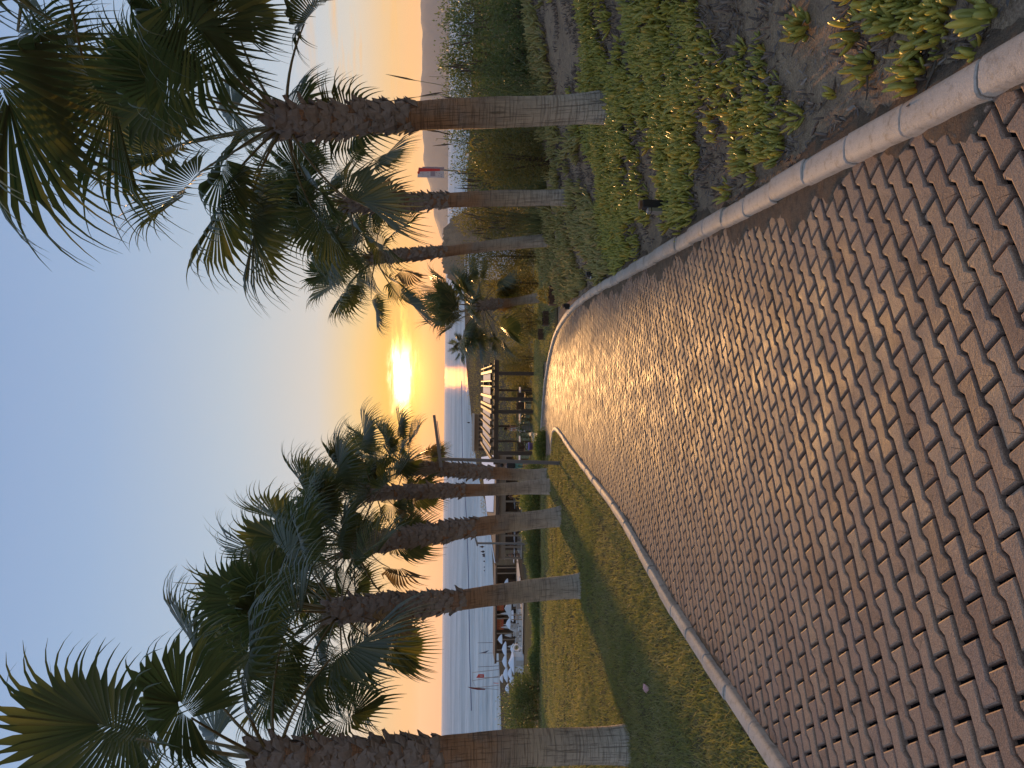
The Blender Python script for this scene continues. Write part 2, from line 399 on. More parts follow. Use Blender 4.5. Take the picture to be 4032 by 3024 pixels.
# ------------------------------------------------------------------ terrain
PA = R(3.73); SA, CA = math.sin(PA), math.cos(PA); SLOPE = .0741
SEA = -10.4
def st(x, y): return x * SA + y * CA, x * CA - y * SA
def xy(s, t): return s * SA + t * CA, s * CA - t * SA
_bs = np.array([-30, 0, 26, 40, 60, 80, 100, 118, 140, 160, 4000.]); _bz = np.array([30 * SLOPE, 0, -26 * SLOPE, -3.3, -5.6, -7.6, -9.0, -9.75, -10.0, -10.15, -10.2])
def smooth(a, b, x):
    q = np.clip((np.asarray(x, float) - a) / (b - a), 0, 1); return q * q * (3 - 2 * q)
def sn(x, y, k, ph=0.0):
    return np.sin(x * k + 1.3 * np.sin(y * k * .7 + ph)) * np.cos(y * k * 1.1 + 1.7 * np.sin(x * k * .6 + 2 + ph))
# shore: where the sea begins, by bearing from the path (x/y), read along the waterline
_shb = np.array([-1.2, -.46, -.38, -.30, -.24, -.18, -.10, -.03, .03, .10, .20, .5, 1.2])
_shd = np.array([120., 150., 158., 172., 182., 200., 275., 330., 400., 440., 430., 330., 300.])
def gz(x, y):
    x = np.asarray(x, float); y = np.asarray(y, float)
    s = x * SA + y * CA; t = x * CA - y * SA
    z = np.interp(s, _bs, _bz)
    fade = 1 - smooth(19, 34, s)
    bank = .25 * np.clip(t - .95, 0, 7.2)
    z = z + bank * fade + smooth(.9, 2.5, t) * .05 * sn(x, y, 2.1) * fade
    z = z + smooth(2.8, 4.5, -t) * .03 * sn(x, y, .9, 1.0) * (1 - smooth(30, 40, s))
    b = x / np.maximum(y, 1.0); sh = np.interp(b, _shb, _shd)
    dist = y - sh
    z = np.where(y > 60, np.where(dist > -12, np.minimum(z, SEA - .25 - dist * .04), z), z)
    # sandy headland out on the right
    return z
def ground_hit(X, Y, z_off=0.0, y0=1.0, y1=600.0):
    d = ray(X, Y); y = y0
    prev = y0
    while y < y1:
        p = CAM + d * y
        if p.z < float(gz(p.x, p.y)) + z_off:
            a, b = prev, y
            for _ in range(30):
                m_ = (a + b) / 2; q = CAM + d * m_
                if q.z < float(gz(q.x, q.y)) + z_off: b = m_
                else: a = m_
            q = CAM + d * b; return Vector((q.x, q.y, float(gz(q.x, q.y)) + z_off))
        prev = y; y *= 1.03
    q = CAM + d * y1; return q
D = 1.82278                       # overview pixels -> photo pixels
def gh(dx, dy): return ground_hit(dx * D, dy * D)

# kerb lines (path side), traced on the ground plane
def plane_pt(X, Y):
    d = ray(X, Y)
    k = CAM.z / (-(d.z) - SLOPE * (d.x * SA + d.y * CA)); p = CAM + d * k
    return Vector((p.x, p.y, 0))
def resample(pts, step):
    out = [pts[0].copy()]; acc = 0.0
    for a, b in zip(pts[:-1], pts[1:]):
        L = (b - a).length; pos = step - acc
        while pos <= L:
            out.append(a.lerp(b, pos / L)); pos += step
        acc = (acc + L) % step
    return out
def chaikin(p, n=2):
    for _ in range(n):
        q = [p[0]]
        for a, b in zip(p[:-1], p[1:]): q += [a.lerp(b, .25), a.lerp(b, .75)]
        p = q + [p[-1]]
    return p
kr_px = [(4032, 322), (3760, 474), (3460, 602), (3098, 784), (2844, 906), (2697, 980), (2552, 1056), (2424, 1121), (2333, 1167), (2260, 1221), (2214, 1276), (2187, 1330), (2168, 1400), (2150, 1500), (2140, 1600), (2134, 1700), (2132, 1800)]
kl_px = [(3113, 3024), (2900, 2720), (2688, 2417), (2560, 2205), (2456, 2018), (2328, 1858), (2262, 1772), (2231, 1732), (2205, 1690), (2190, 1678), (2180, 1690), (2176, 1720), (2172, 1790)]
KR = [plane_pt(*p) for p in kr_px]; KL = [plane_pt(*p) for p in kl_px]
# straight on behind the camera
dR = (KR[0] - KR[2]).normalized(); KR = [KR[0] + dR * 4.0] + KR
dL = (KL[0] - KL[2]).normalized(); KL = [KL[0] + dL * 4.5] + KL
KR = chaikin(KR); KL = chaikin(KL)
poly = [(p.x, p.y) for p in KR] + [(p.x, p.y) for p in reversed(KL)]
PX = np.array([p[0] for p in poly]); PY = np.array([p[1] for p in poly])
def inside(x, y):
    x = np.asarray(x, float); y = np.asarray(y, float); c = np.zeros(x.shape, bool)
    j = len(PX) - 1
    for i in range(len(PX)):
        cond = ((PY[i] > y) != (PY[j] > y)) & (x < (PX[j] - PX[i]) * (y - PY[i]) / (PY[j] - PY[i] + 1e-12) + PX[i])
        c ^= cond; j = i
    return c
def dist_line(line, x, y):
    x = np.asarray(x, float); y = np.asarray(y, float); best = np.full(x.shape, 1e9)
    for a, b in zip(line[:-1], line[1:]):
        dx, dy = b.x - a.x, b.y - a.y; L2 = dx * dx + dy * dy + 1e-12
        k = np.clip(((x - a.x) * dx + (y - a.y) * dy) / L2, 0, 1)
        best = np.minimum(best, np.hypot(x - a.x - k * dx, y - a.y - k * dy))
    return best

def grid_sheet(xs, ys, zf):
    X, Y = np.meshgrid(xs, ys); Z = zf(X, Y)
    v = np.stack([X.ravel(), Y.ravel(), Z.ravel()], 1)
    nx, ny = len(xs), len(ys)
    i = np.arange(nx * ny).reshape(ny, nx)
    f = np.stack([i[:-1, :-1].ravel(), i[:-1, 1:].ravel(), i[1:, 1:].ravel(), i[1:, :-1].ravel()], 1)
    return v, f
def terrain_z(x, y):
    z = gz(x, y)
    ins = inside(x, y) & (np.minimum(dist_line(KR, x, y), dist_line(KL, x, y)) > .02)
    return z - .055 * ins - .012
xs = np.unique(np.concatenate([np.linspace(-600, -30, 40), np.linspace(-30, -8, 45), np.arange(-8, 10, .22), np.linspace(10, 30, 45), np.linspace(30, 600, 40)]))
ys = np.unique(np.concatenate([np.linspace(-12, 0, 25), np.arange(0, 28, .22), np.linspace(28, 60, 50), np.linspace(60, 200, 70), np.linspace(200, 700, 60)]))
v, f = grid_sheet(xs, ys, terrain_z)
ground = link('ground', np_mesh('ground', v, f, MAT['soil'], True)); tag(ground, kind='structure')
cy = v[f].mean(1)[:, 1]
ground.data.materials.append(MAT['sand'])
ground.data.materials.append(MAT['lawn'])
ground.data.polygons.foreach_set('material_index', np.where(cy > 72, 1, np.where(cy > 27, 2, 0)).astype(np.int32))

# lawn sheet on the left, cut along the kerb and the hedge line
def lawn_mask(x, y):
    s, t = st(x, y)
    return (t < -1.5) & ~inside(x, y) & (dist_line(KL, x, y) > .10) & (y > -6) & (y < 25.5 + .0 * x) & (x > -22)
xs = np.arange(-20, .4, .2); ys = np.arange(-4, 26, .2)
v, f = grid_sheet(xs, ys, lambda x, y: gz(x, y) + .012)
c = v[f].mean(1); f = f[lawn_mask(c[:, 0], c[:, 1])]
lawn = link('lawn', np_mesh('lawn', v, f, MAT['lawn'], True)); tag(lawn, kind='structure')
# green strip beyond the far kerb, before the pergola
xs = np.arange(-7, 9, .25); ys = np.arange(20, 42, .25)
v, f = grid_sheet(xs, ys, lambda x, y: gz(x, y) + .012)
c = v[f].mean(1)
far_ok = ~inside(c[:, 0], c[:, 1]) & (dist_line(KR, c[:, 0], c[:, 1]) > .12) & ((c[:, 1] > 25.6) | (c[:, 0] > .8)) & (c[:, 0] < .28 * c[:, 1] - 2.6)
far_lawn = link('far_lawn', np_mesh('far_lawn', v, f[far_ok], MAT['lawn'], True)); tag(far_lawn, kind='structure')

# sea and hills
mb = MB()
n = 96
rr = [0, 200, 500, 1000, 2500, 6000]
vs = [(0, 0, SEA)]; fs = []
for r_ in rr[1:]:
    for k in range(n): vs.append((r_ * math.sin(2 * math.pi * k / n), r_ * math.cos(2 * math.pi * k / n), SEA))
for k in range(n): fs.append((0, 1 + (k + 1) % n, 1 + k))
for i in range(len(rr) - 2):
    for k in range(n):
        a = 1 + i * n; fs.append((a + k, a + (k + 1) % n, a + n + (k + 1) % n, a + n + k))
mb.add(vs, fs); sea = mb.build('sea', MAT['sea']); tag(sea, kind='structure')
sea.data.flip_normals() if sea.data.polygons[0].normal.z < 0 else None

def hill_profile(bear):
    """crest height over the horizon, in photo pixels, by photo row Y"""
    return np.interp(bear, [-900, -300, 0, 200, 250, 330, 400, 520, 640, 760, 880, 1000], [130, 118, 104, 100, 93, 104, 103, 96, 86, 62, 36, 0.0])
Ys = np.linspace(-1500, 1000, 150); HD = 3000.0
vs = []; fs = []
for i, Yp in enumerate(Ys):
    d = ray(1745, Yp)
    h = (float(hill_profile(Yp)) + 3 * math.sin(Yp * .031) + 1.6 * math.sin(Yp * .083) - 4 + (0 if Yp > -900 else 0)) / F
    for k, (dd, q) in enumerate(((HD, -.004), (HD + 160, .45), (HD + 320, .8), (HD + 500, 1.0), (HD + 800, .7), (HD + 1200, -.02))):
        jit = 1 + .10 * math.sin(Yp * .05 + k * 2) * (k in (1, 2))
        vs.append((d.x * dd, dd, max(SEA - 4, SEA + (h * (HD + 500) + 12) * q * jit)))
for i in range(len(Ys) - 1):
    for k in range(5):
        a = i * 6 + k; fs.append((a, a + 6, a + 7, a + 1))
mb = MB(); mb.add(vs, fs); hills = mb.build('hills', MAT['hill'], None, True); tag(hills, kind='structure')

# ------------------------------------------------------------------ the paved path
TILT = Matrix.Rotation(0, 4, 'Z')
_nrm = Vector((SLOPE * SA, SLOPE * CA, 1)).normalized()
def plane_z(x, y): return -SLOPE * (x * SA + y * CA)
mb = MB()
pp = [(p.x, p.y, plane_z(p.x, p.y) - .026) for p in KR]; qq = [(p.x, p.y, plane_z(p.x, p.y) - .026) for p in KL]
# joint bed: a strip between both kerbs (resampled to the same count)
def even(line, n):
    L = [0]
    for a, b in zip(line[:-1], line[1:]): L.append(L[-1] + (b - a).length)
    o = []
    for i in range(n):
        t = L[-1] * i / (n - 1); k = 0
        while k < len(L) - 2 and L[k + 1] < t: k += 1
        o.append(line[k].lerp(line[k + 1], (t - L[k]) / max(L[k + 1] - L[k], 1e-9)))
    return o
from mathutils.geometry import tessellate_polygon
pl = [Vector((p[0], p[1], 0)) for p in poly]
tris = tessellate_polygon([pl])
mb.add([(p.x, p.y, plane_z(p.x, p.y) - .026) for p in pl], tris)
path = mb.build('path', MAT['joint']); tag(path, kind='structure')
for p_ in path.data.polygons: pass
if path.data.polygons[0].normal.z < 0: path.data.flip_normals()

PL, PW, GAP = .2165, .0945, .0165
ROWA = R(35.0)
er = Vector((-math.cos(ROWA), -math.sin(ROWA))); en = Vector((math.sin(ROWA), -math.cos(ROWA)))
WAVE = [(0.0, -.0105), (.13, .0095), (.34, .0055), (.56, .002), (.80, -.0055), (1.0, -.0105)]
def wave(u):
    u = u % 1.0
    for (a, p), (b, q) in zip(WAVE[:-1], WAVE[1:]):
        if a <= u <= b: return p + (q - p) * (u - a) / (b - a)
def paver_outline():
    C0 = .14
    us = sorted({0.0, 1.0} | {(C0 + a) % 1.0 for a, _ in WAVE})
    far_ = [(u * PL, wave(u - C0)) for u in us]
    us2 = sorted({0.0, 1.0} | {(C0 + .5 + a) % 1.0 for a, _ in WAVE})
    near = [(u * PL, PW + wave(u - C0 - .5)) for u in us2]
    g = GAP / 2
    a = [(min(max(r_, g), PL - g), n_ + g) for r_, n_ in far_]; b = [(min(max(r_, g), PL - g), n_ - g) for r_, n_ in near]
    return a + b[::-1]
OUT = paver_outline()
def offset(poly2, d):
    n = len(poly2); res = []
    for i in range(n):
        p, q, r_ = Vector(poly2[i - 1]), Vector(poly2[i]), Vector(poly2[(i + 1) % n])
        e1 = (q - p).normalized(); e2 = (r_ - q).normalized()
        nn = Vector((-e1.y - e2.y, e1.x + e2.x))
        if nn.length < 1e-6: nn = Vector((-e1.y, e1.x))
        nn.normalize(); k = d / max(.5, nn.dot(Vector((-e1.y, e1.x))))
        res.append(tuple(q + nn * k))
    return res
area = sum(OUT[i - 1][0] * OUT[i][1] - OUT[i][0] * OUT[i - 1][1] for i in range(len(OUT)))
sg = 1 if area > 0 else -1
INN = offset(OUT, sg * .006); MIDR = offset(OUT, sg * .0015)
NO = len(OUT)
cen = (PL / 2, PW / 2)
# local frame: x along the row, y across it, centred
def pv(dz=0.0):
    vs = []
    for ring, z in ((OUT, -.032), (OUT, -.007), (MIDR, -.0025), (INN, 0.0)):
        for r_, n_ in ring: vs.append((r_ - cen[0], n_ - cen[1], z))
    fs = []
    for k in range(3):
        for i in range(NO):
            q = (k * NO + i, k * NO + (i + 1) % NO, (k + 1) * NO + (i + 1) % NO, (k + 1) * NO + i)
            fs.append(q)
    fs.append(tuple(3 * NO + i for i in range(NO)))
    return vs, fs
PV, PF = pv()
# en is clockwise from er seen from above, so the local y axis is mirrored: keep a right-handed frame by flipping the faces
flip = (er.x * en.y - er.y * en.x) < 0
if (area > 0) == flip: PF = [tuple(reversed(q)) for q in PF]
spots = []
for j in range(-420, 420):
    for k in range(-220, 220):
        r_ = k * PL + (j % 2) * PL / 2 + PL / 2; n_ = j * PW + PW / 2
        x = er.x * r_ + en.x * n_; y = er.y * r_ + en.y * n_
        if -3.2 < y < 32 and -14 < x < 6: spots.append((x, y))
sp = np.array(spots)
ok = inside(sp[:, 0], sp[:, 1]); d_edge = np.minimum(dist_line(KR, sp[:, 0], sp[:, 1]), dist_line(KL, sp[:, 0], sp[:, 1]))
ok = (ok | (d_edge < .075)) & ~((sp[:, 0] < -5.2) & (sp[:, 1] > 20))
sp = sp[ok]
def project(x, y, z):
    q = Vector((x, y, z)) - CAM
    dd = q.dot(_f)
    return 2016 + F * (-q.dot(_u)) / dd, 1512 - F * q.dot(_r) / dd, dd
vis = []
for i, (x, y) in enumerate(sp):
    X, Y, dd = project(x, y, plane_z(x, y))
    if dd > .2 and X < 4150 and -120 < Y < 3140: vis.append((dd, i))
vis.sort(); near_ids = set(i for _, i in vis[:300])
px = Vector((er.x, er.y, -SLOPE * (er.x * SA + er.y * CA))); py = Vector((en.x, en.y, -SLOPE * (en.x * SA + en.y * CA)))
# one mesh shared by the near pavers, drawn in world axes
base_v = [px * a + py * b + _nrm * c for a, b, c in PV]
mbp = MB(); mbp.add(base_v, PF); paver_me = mbp.mesh('paver', MAT['paver'])
rest_v = []; rest_t = []
bv = np.array([tuple(q) for q in base_v]); 
def jolt():
    return (rnd.gauss(0, .0016), R(rnd.gauss(0, .4)), R(rnd.gauss(0, .30)), R(rnd.gauss(0, .30)), rnd.gauss(0, .0012), rnd.gauss(0, .0012))
cnt = 0; rest_f = []
for i, (x, y) in enumerate(sp):
    dz, rz, rx, ry, ox, oy = jolt()
    m4 = Matrix.Translation((x + ox, y + oy, plane_z(x, y) + dz)) @ Matrix.Rotation(rz, 4, 'Z') @ Matrix.Rotation(rx, 4, 'X') @ Matrix.Rotation(ry, 4, 'Y')
    if i in near_ids:
        o = link('paver', paver_me, path); o.matrix_world = m4
    else:
        mm = np.array(m4)
        rest_v.append(bv @ mm[:3, :3].T + mm[:3, 3]); rest_t.append(rnd.random())
nb = len(bv); RV = np.concatenate(rest_v)
quads = np.array([q for q in PF if len(q) == 4]); top = [q for q in PF if len(q) > 4][0]
fan = [(top[0], top[i], top[i + 1], top[i + 1]) for i in range(1, len(top) - 1)]
me = bpy.data.meshes.new('paver_field')
PFl = []
for b_ in range(len(rest_v)):
    for q in PF: PFl.append(tuple(b_ * nb + a for a in q))
me.from_pydata(RV.tolist(), [], PFl); me.materials.append(MAT['paver'])
vattr(me, 'tint', np.repeat(rest_t, nb))
pf = link('paver_field', me, path); tag(pf, kind='stuff')

# ------------------------------------------------------------------ kerbs, stone by stone
def kerb(line, name, side, step, wdt, hgt, start=0.0):
    """rounded concrete stones; side +1 puts them to the right of the line's run"""
    root = empty(name); tag(root, kind='structure')
    pts = resample(line, step)
    prof = [(-.0, -.10), (-.0, hgt * .45), (.05, hgt * .78), (.20, hgt * .97), (.5, hgt * 1.03), (.80, hgt * .97), (.95, hgt * .78), (1.0, hgt * .45), (1.0, -.10)]
    for a, b in zip(pts[:-1], pts[1:]):
        m_ = (a + b) / 2
        d = (b - a); L = d.length
        if L < step * .4: continue
        d.normalize(); nrm = Vector((d.y, -d.x, 0)) * side
        mb = MB(); vs = []; fs = []
        hz = rnd.gauss(0, .003); wo = rnd.gauss(0, .004); n = len(prof)
        def ring(k, shr):
            q = a + d * k
            for u_, h_ in prof:
                p = q + nrm * ((.5 + (u_ - .5) * (1 - shr * .06)) * wdt + wo)
                vs.append((p.x - m_.x, p.y - m_.y, plane_z(p.x, p.y) + h_ - (shr * .005 if h_ > 0 else 0) + hz - plane_z(m_.x, m_.y)))
        def skin(i0):
            for k in range(n - 1):
                q = (i0 + k, i0 + k + 1, i0 + n + k + 1, i0 + n + k); fs.append(q if side < 0 else q[::-1])
        ring(.010, 0); ring(L / 2, 0); ring(L - .010, 0); skin(0); skin(n)
        ring(.004, 1); ring(.010, 0); skin(3 * n)
        ring(L - .010, 0); ring(L - .004, 1); skin(5 * n)
        ring(.004, 1); ring(L - .004, 1)
        e0 = tuple(range(7 * n, 8 * n)); e1 = tuple(range(8 * n, 9 * n))
        fs.append(e0[::-1] if side < 0 else e0); fs.append(e1 if side < 0 else e1[::-1])
        mb.add(vs, fs)
        me = mb.mesh('kerb_stone', MAT['kerb'], True)
        o = link('kerb_stone', me, root, (m_.x, m_.y, plane_z(m_.x, m_.y)))
    return root
kerb(KR, 'kerb', 1, .46, .135, .062)
kerb(KL, 'kerb', -1, .50, .115, .058)
# soil washed over the edge of the pavers along both kerbs
def drift(line, side, seed, wmax, hmax, s_max, off=0.0):
    r2 = random.Random(seed); mb = MB()
    pts = resample(line, .035); vs = []; fs = []; n = 7
    ph = [r2.uniform(0, 6) for _ in range(6)]
    row = 0
    for i in range(1, len(pts) - 1):
        a = pts[i]
        if a.y > s_max: break
        d = (pts[i + 1] - pts[i - 1]).normalized(); nrm = Vector((d.y, -d.x, 0)) * side
        if off: a = a + nrm * off; nrm = -nrm
        l = i * .035
        wd = wmax * (.45 + .30 * math.sin(l * 2.1 + ph[0]) + .22 * math.sin(l * 5.3 + ph[1]) + .16 * math.sin(l * 13 + ph[2]) + .10 * math.sin(l * 29 + ph[3]) + r2.uniform(-.07, .07))
        wd = max(.012, wd)
        for k in range(n):
            u_ = k / (n - 1); p = a - nrm * (wd * u_ - .02)
            h = hmax * (1 - u_) ** 1.3 * min(1, wd / .06) + .0025 * math.sin(p.x * 70 + p.y * 40) - (.006 if k == n - 1 else 0) + (r2.uniform(-.002, .002))
            vs.append((p.x, p.y, plane_z(p.x, p.y) + h))
        row += 1
    for i in range(row - 1):
        for k in range(n - 1):
            q = (i * n + k, i * n + k + 1, (i + 1) * n + k + 1, (i + 1) * n + k); fs.append(q if (side < 0) != (off > 0) else q[::-1])
    mb.add(vs, fs); o = mb.build('soil_drift', MAT['drift'], None, True); tag(o, kind='stuff')
    if o.data.polygons[0].normal.z < 0: o.data.flip_normals()
drift(KR, 1, 3, .23, .016, 14)
drift(KL, -1, 4, .07, .010, 14)
drift(KR, 1, 5, .20, .050, 14, .135)
drift(KL, -1, 6, .14, .045, 14, .115)

# ------------------------------------------------------------------ palms
def frond_meshes(el, seed, pet=1.10, blade=.92, nseg=50, dead=False, fold=None):
    """one fan leaf pointing along +X at elevation el (radians); the tips hang towards the ground"""
    r2 = random.Random(seed)
    # stalk
    sag = r2.uniform(.25, .6) if not dead else r2.uniform(.5, .9)
    pts = [Vector((0, 0, 0))]; a = el; n = 7
    for i in range(n):
        a_ = a - sag * ((i + 1) / n) * math.cos(a) if not dead else a - sag * (i + 1) / n
        pts.append(pts[-1] + Vector((math.cos(a_), 0, math.sin(a_))) * pet / n)
    ca = a_
    mb = MB(); mb.tube(pts, [.022 - .012 * i / n for i in range(n + 1)], 5)
    pet_me = mb.mesh('stalk', MAT['dead'] if dead else MAT['petiole'], True)
    # blade
    f_ = Vector((math.cos(ca), 0, math.sin(ca))); sd_ = Vector((0, 1, 0)); up = f_.cross(sd_) * -1
    if up.z < 0 and abs(el) < 1.4: up = -up
    up = Vector((-math.sin(ca), 0, math.cos(ca)))
    if fold is None: fold = r2.choice((-1, -1, 1)) * r2.uniform(.25, .85)
    down = Vector((0, 0, -1))
    bl = blade * 1.12 * r2.uniform(.92, 1.08)
    cost = [pts[-1]]; ang = ca
    for i in range(4):
        ang -= .16; cost.append(cost[-1] + Vector((math.cos(ang), 0, math.sin(ang))) * bl * .09)
    PHI = R(r2.uniform(118, 145))
    steps = [.03, .30, None, .70, .80, .90, 1.0]
    V = []; Fc = []; T = []
    wind = Vector((0, r2.uniform(-.35, .35), 0))
    for i in range(nseg):
        u_ = (i / (nseg - 1)) * 2 - 1; phi = u_ * PHI
        cpos = max(0.0, math.cos(phi * .62)) ** 1.5 * 3.9; k0 = int(cpos); org = cost[k0].lerp(cost[min(k0 + 1, 4)], cpos - k0)
        d0 = f_ * math.cos(phi) + sd_ * math.sin(phi) + up * (fold * abs(math.sin(phi)) + r2.gauss(0, .015))
        d0.normalize(); tang = (-f_ * math.sin(phi) + sd_ * math.cos(phi)).normalized()
        ln = bl * (1.0 - .30 * abs(u_) ** 1.6) * r2.uniform(.94, 1.05)
        dphi = 2 * PHI / (nseg - 1)
        split = r2.uniform(.50, .62) if abs(u_) < .75 else r2.uniform(.38, .50)
        br = r2.random() < .12
        pos = org.copy(); d = d0.copy(); prev = 0.0; tn = r2.random()
        g_tip = r2.uniform(1.5, 3.6) if not dead else r2.uniform(3, 5)
        rows = []
        for st_ in steps:
            q = split if st_ is None else st_
            dl_ = q - prev; prev = q
            g = .10 if q <= split + .001 else g_tip * (1.9 if br and q > .7 else 1)
            d = (d + (down + wind) * g * dl_).normalized()
            pos = pos + d * dl_ * ln
            wd = .5 * dphi * min(q, split) * ln * 1.25 + .003
            if q > split + .001: wd *= max(.05, (1 - (q - split) / (1 - split)) ** .7) * .50
            if q >= .999: wd = .0012
            nn = d.cross(tang); rows.append((pos.copy(), wd, nn))
        b = len(V)
        for (p, wd, nn) in rows:
            V.append(p - tang * wd); V.append(p + nn * wd * .45); V.append(p + tang * wd); T += [tn] * 3
        for k in range(len(rows) - 1):
            q = b + k * 3
            Fc.append((q, q + 1, q + 4, q + 3)); Fc.append((q + 1, q + 2, q + 5, q + 4))
    me = np_mesh('frond', np.array([tuple(p) for p in V]), np.array(Fc), MAT['dead'] if dead else MAT['frond'])
    if len(me.vertices) == len(T): vattr(me, 'tint', T)
    return me, pet_me
ELS = [80, 66, 52, 40, 28, 16, 4, -10, -24, -40]
LIB = {}
for e in ELS:
    for q in range(2):
        LIB[(e, q)] = frond_meshes(R(e), 100 + e * 3 + q)
DEADL = [frond_meshes(R(e), 900 + e, .8, .85, 26, True, .9) for e in (-30, -50)]
def boot_mesh(seed):
    """a cut leaf base: a wedge that hugs the stem and turns outwards at the split tip"""
    r2 = random.Random(seed); w_ = .098; mb = MB(); tip = r2.uniform(.0, .055) if seed % 2 else -.01
    rows = [(-.03, w_ * .75, -.02), (.03, w_, .012), (.085, w_ * .72, .028), (.135, w_ * .45, .045 + tip)]
    vs = []; fs = []
    for z, hw, o in rows:
        j = r2.uniform(-.012, .012)
        vs += [(o - .020, -hw + j, z), (o + .012, j, z + .005), (o - .020, hw + j, z), (o - .040, j, z)]
    for k in range(3):
        for i in range(4): fs.append((k * 4 + i, k * 4 + (i + 1) % 4, k * 4 + 4 + (i + 1) % 4, k * 4 + 4 + i))
    # split tip
    b = len(vs); a = rows[-1]
    vs += [(a[2] + .012, -a[1] * 1.1, a[0] + .028), (a[2] + .01, a[1] * 1.0, a[0] + .02)]
    fs += [(12, 13, b), (13, 15, b), (15, 12, b), (13, 14, b + 1), (14, 15, b + 1), (15, 13, b + 1)]
    mb.add(vs, fs); return mb.mesh('leaf_base', MAT['boot'])
BOOTS = [boot_mesh(k) for k in range(5)]

def palm(base, heart, r_foot, r_mid, boot_from, seed, nfr, label, crown=1.0, nboot_rows=None, els=None, extra=None, petioles=True, sway=.0, group='fan palms beside the path', boots=True, flare=1.3, maxel=82, dead=1, minel=-20, free=False):
    r2 = random.Random(seed)
    root = empty('fan_palm', base, label, 'palm tree', group)
    b = Vector((0, 0, -.05)); h = Vector(heart) - Vector(base)
    sidev = Vector((h.y, -h.x, 0)); sidev = sidev.normalized() if sidev.length > 1e-3 else Vector((1, 0, 0))
    def axis(t): return b.lerp(h, t) + sidev * (sway * math.sin(t * math.pi)) + Vector((.012 * math.sin(t * 9 + seed), 0, 0))
    def rad(t):
        k = r_mid * (1 + (flare - 1) * math.exp(-t * 9)) + (r_foot - r_mid * flare) * math.exp(-t * 22)
        k *= 1 + .05 * math.sin(t * 11 + seed) * (t < .95)
        if t > boot_from: k *= 1 - .06 * math.sin(min(1, (t - boot_from) / .1) * math.pi)
        return k
    n, rows = 22, 46; vs = []; hg = []; an = []; zz = []
    for i in range(rows):
        t = i / (rows - 1); c = axis(t); r_ = rad(t) * (1 if t < .97 else .6)
        for k in range(n):
            a = 2 * math.pi * k / n
            q = r_ * (1 + .020 * math.sin(3 * a + t * 5 + seed) + .012 * math.sin(7 * a + t * 31) + r2.gauss(0, .006))
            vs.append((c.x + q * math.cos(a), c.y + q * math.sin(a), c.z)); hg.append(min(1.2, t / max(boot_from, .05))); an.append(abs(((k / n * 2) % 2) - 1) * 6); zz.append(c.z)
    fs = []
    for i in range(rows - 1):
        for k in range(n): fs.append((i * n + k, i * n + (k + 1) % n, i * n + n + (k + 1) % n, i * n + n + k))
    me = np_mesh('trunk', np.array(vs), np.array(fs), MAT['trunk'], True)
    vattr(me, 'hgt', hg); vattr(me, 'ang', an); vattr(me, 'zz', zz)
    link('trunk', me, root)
    # leaf bases in spirals up the stem
    if boots:
        Lh = (h - b).length; t = boot_from; i = 0; rowh = .072; sc0 = r_mid / .17
        while t < 1.0:
            nn = max(5, int(2 * math.pi * r_mid / (.125 * min(1.15, max(.8, sc0)))))
            for k in range(nn):
                a = 2 * math.pi * (k + .5 * (i % 2)) / nn + r2.gauss(0, .13); tt = t + r2.gauss(0, .010)
                c = axis(tt); r_ = rad(min(tt, 1)) * .97
                low = 1.0 if tt - boot_from > .05 else .8
                o = link('leaf_base', BOOTS[r2.randrange(5)], root, (c.x + r_ * math.cos(a), c.y + r_ * math.sin(a), c.z))
                o.rotation_euler = (r2.gauss(0, .16), r2.gauss(.05, .13), a); s_ = sc0 * r2.uniform(.8, 1.2) * low
                o.scale = (s_ * r2.uniform(.8, 1.5), s_, s_)
            t += rowh * max(.85, sc0) * 1.15 / Lh; i += 1
    # crown
    seq = []
    gold = 2.39996
    for k in range(nfr):
        q = (k + .5) / nfr
        e_ = maxel - (maxel - minel) * q ** 1.05 + r2.gauss(0, 5)
        seq.append((k * gold + r2.gauss(0, .18) + seed, e_, 1.0))
    if extra: seq += extra
    for a, e_, sc in seq:
        if math.cos(a + math.pi / 2) > .45 and e_ < 30 and not free: e_ = 30 + (e_ + 20) * .6      # the stem's camera side has been trimmed
        key = min(ELS, key=lambda v_: abs(v_ - e_)); me, pm = LIB[(key, r2.randrange(2))]
        q = crown * sc * r2.uniform(.88, 1.1)
        off = Vector((math.cos(a), math.sin(a), 0)) * r_mid * .55
        pz = h + off + Vector((0, 0, -.25 * (1 - (e_ + 40) / 120) * crown))
        o = link('frond', me, root, pz, (r2.gauss(0, .10), 0, a), q)
        o2 = link('stalk', pm, o)
    for k in range(dead):
        a = r2.uniform(0, 6.28); me, pm = DEADL[k % 2]
        o = link('dead_frond', me, root, h + Vector((math.cos(a), math.sin(a), 0)) * r_mid * .6 + Vector((0, 0, -.45 * crown)), (0, 0, a), crown * r2.uniform(.6, .8)); o['label'] = 'brown dried frond hanging under the crown'
        link('stalk', pm, o)
    return root
def pbase(X, Y): return ground_hit(X, Y)
def pheart(X, Y, y): return at(X, Y, y)
PALMS = []
def place_palm(bx, by, hx, hy, rw, bootx, seed, nfr, label, **kw):
    """foot and crown heart read in overview pixels; rw = half width of the stem in overview pixels"""
    b = gh(bx, by); y = b.y + kw.pop('lean', 0.0)
    h = at(hx * D, hy * D, y)
    r_mid = rw * D / F * b.y
    bt = (at(bootx * D, by * D, y).z - b.z) / (h.z - b.z)
    PALMS.append(palm(b, h, r_mid * 1.35, r_mid, bt, seed, nfr, label, **kw)); return PALMS[-1]
L1 = place_palm(1358, 1606, 560, 1648, 36, 955, 11, 20, 'nearest fan palm on the lawn, thick grey stem with dark boots above a brown band', crown=1.12, flare=1.15, dead=0)
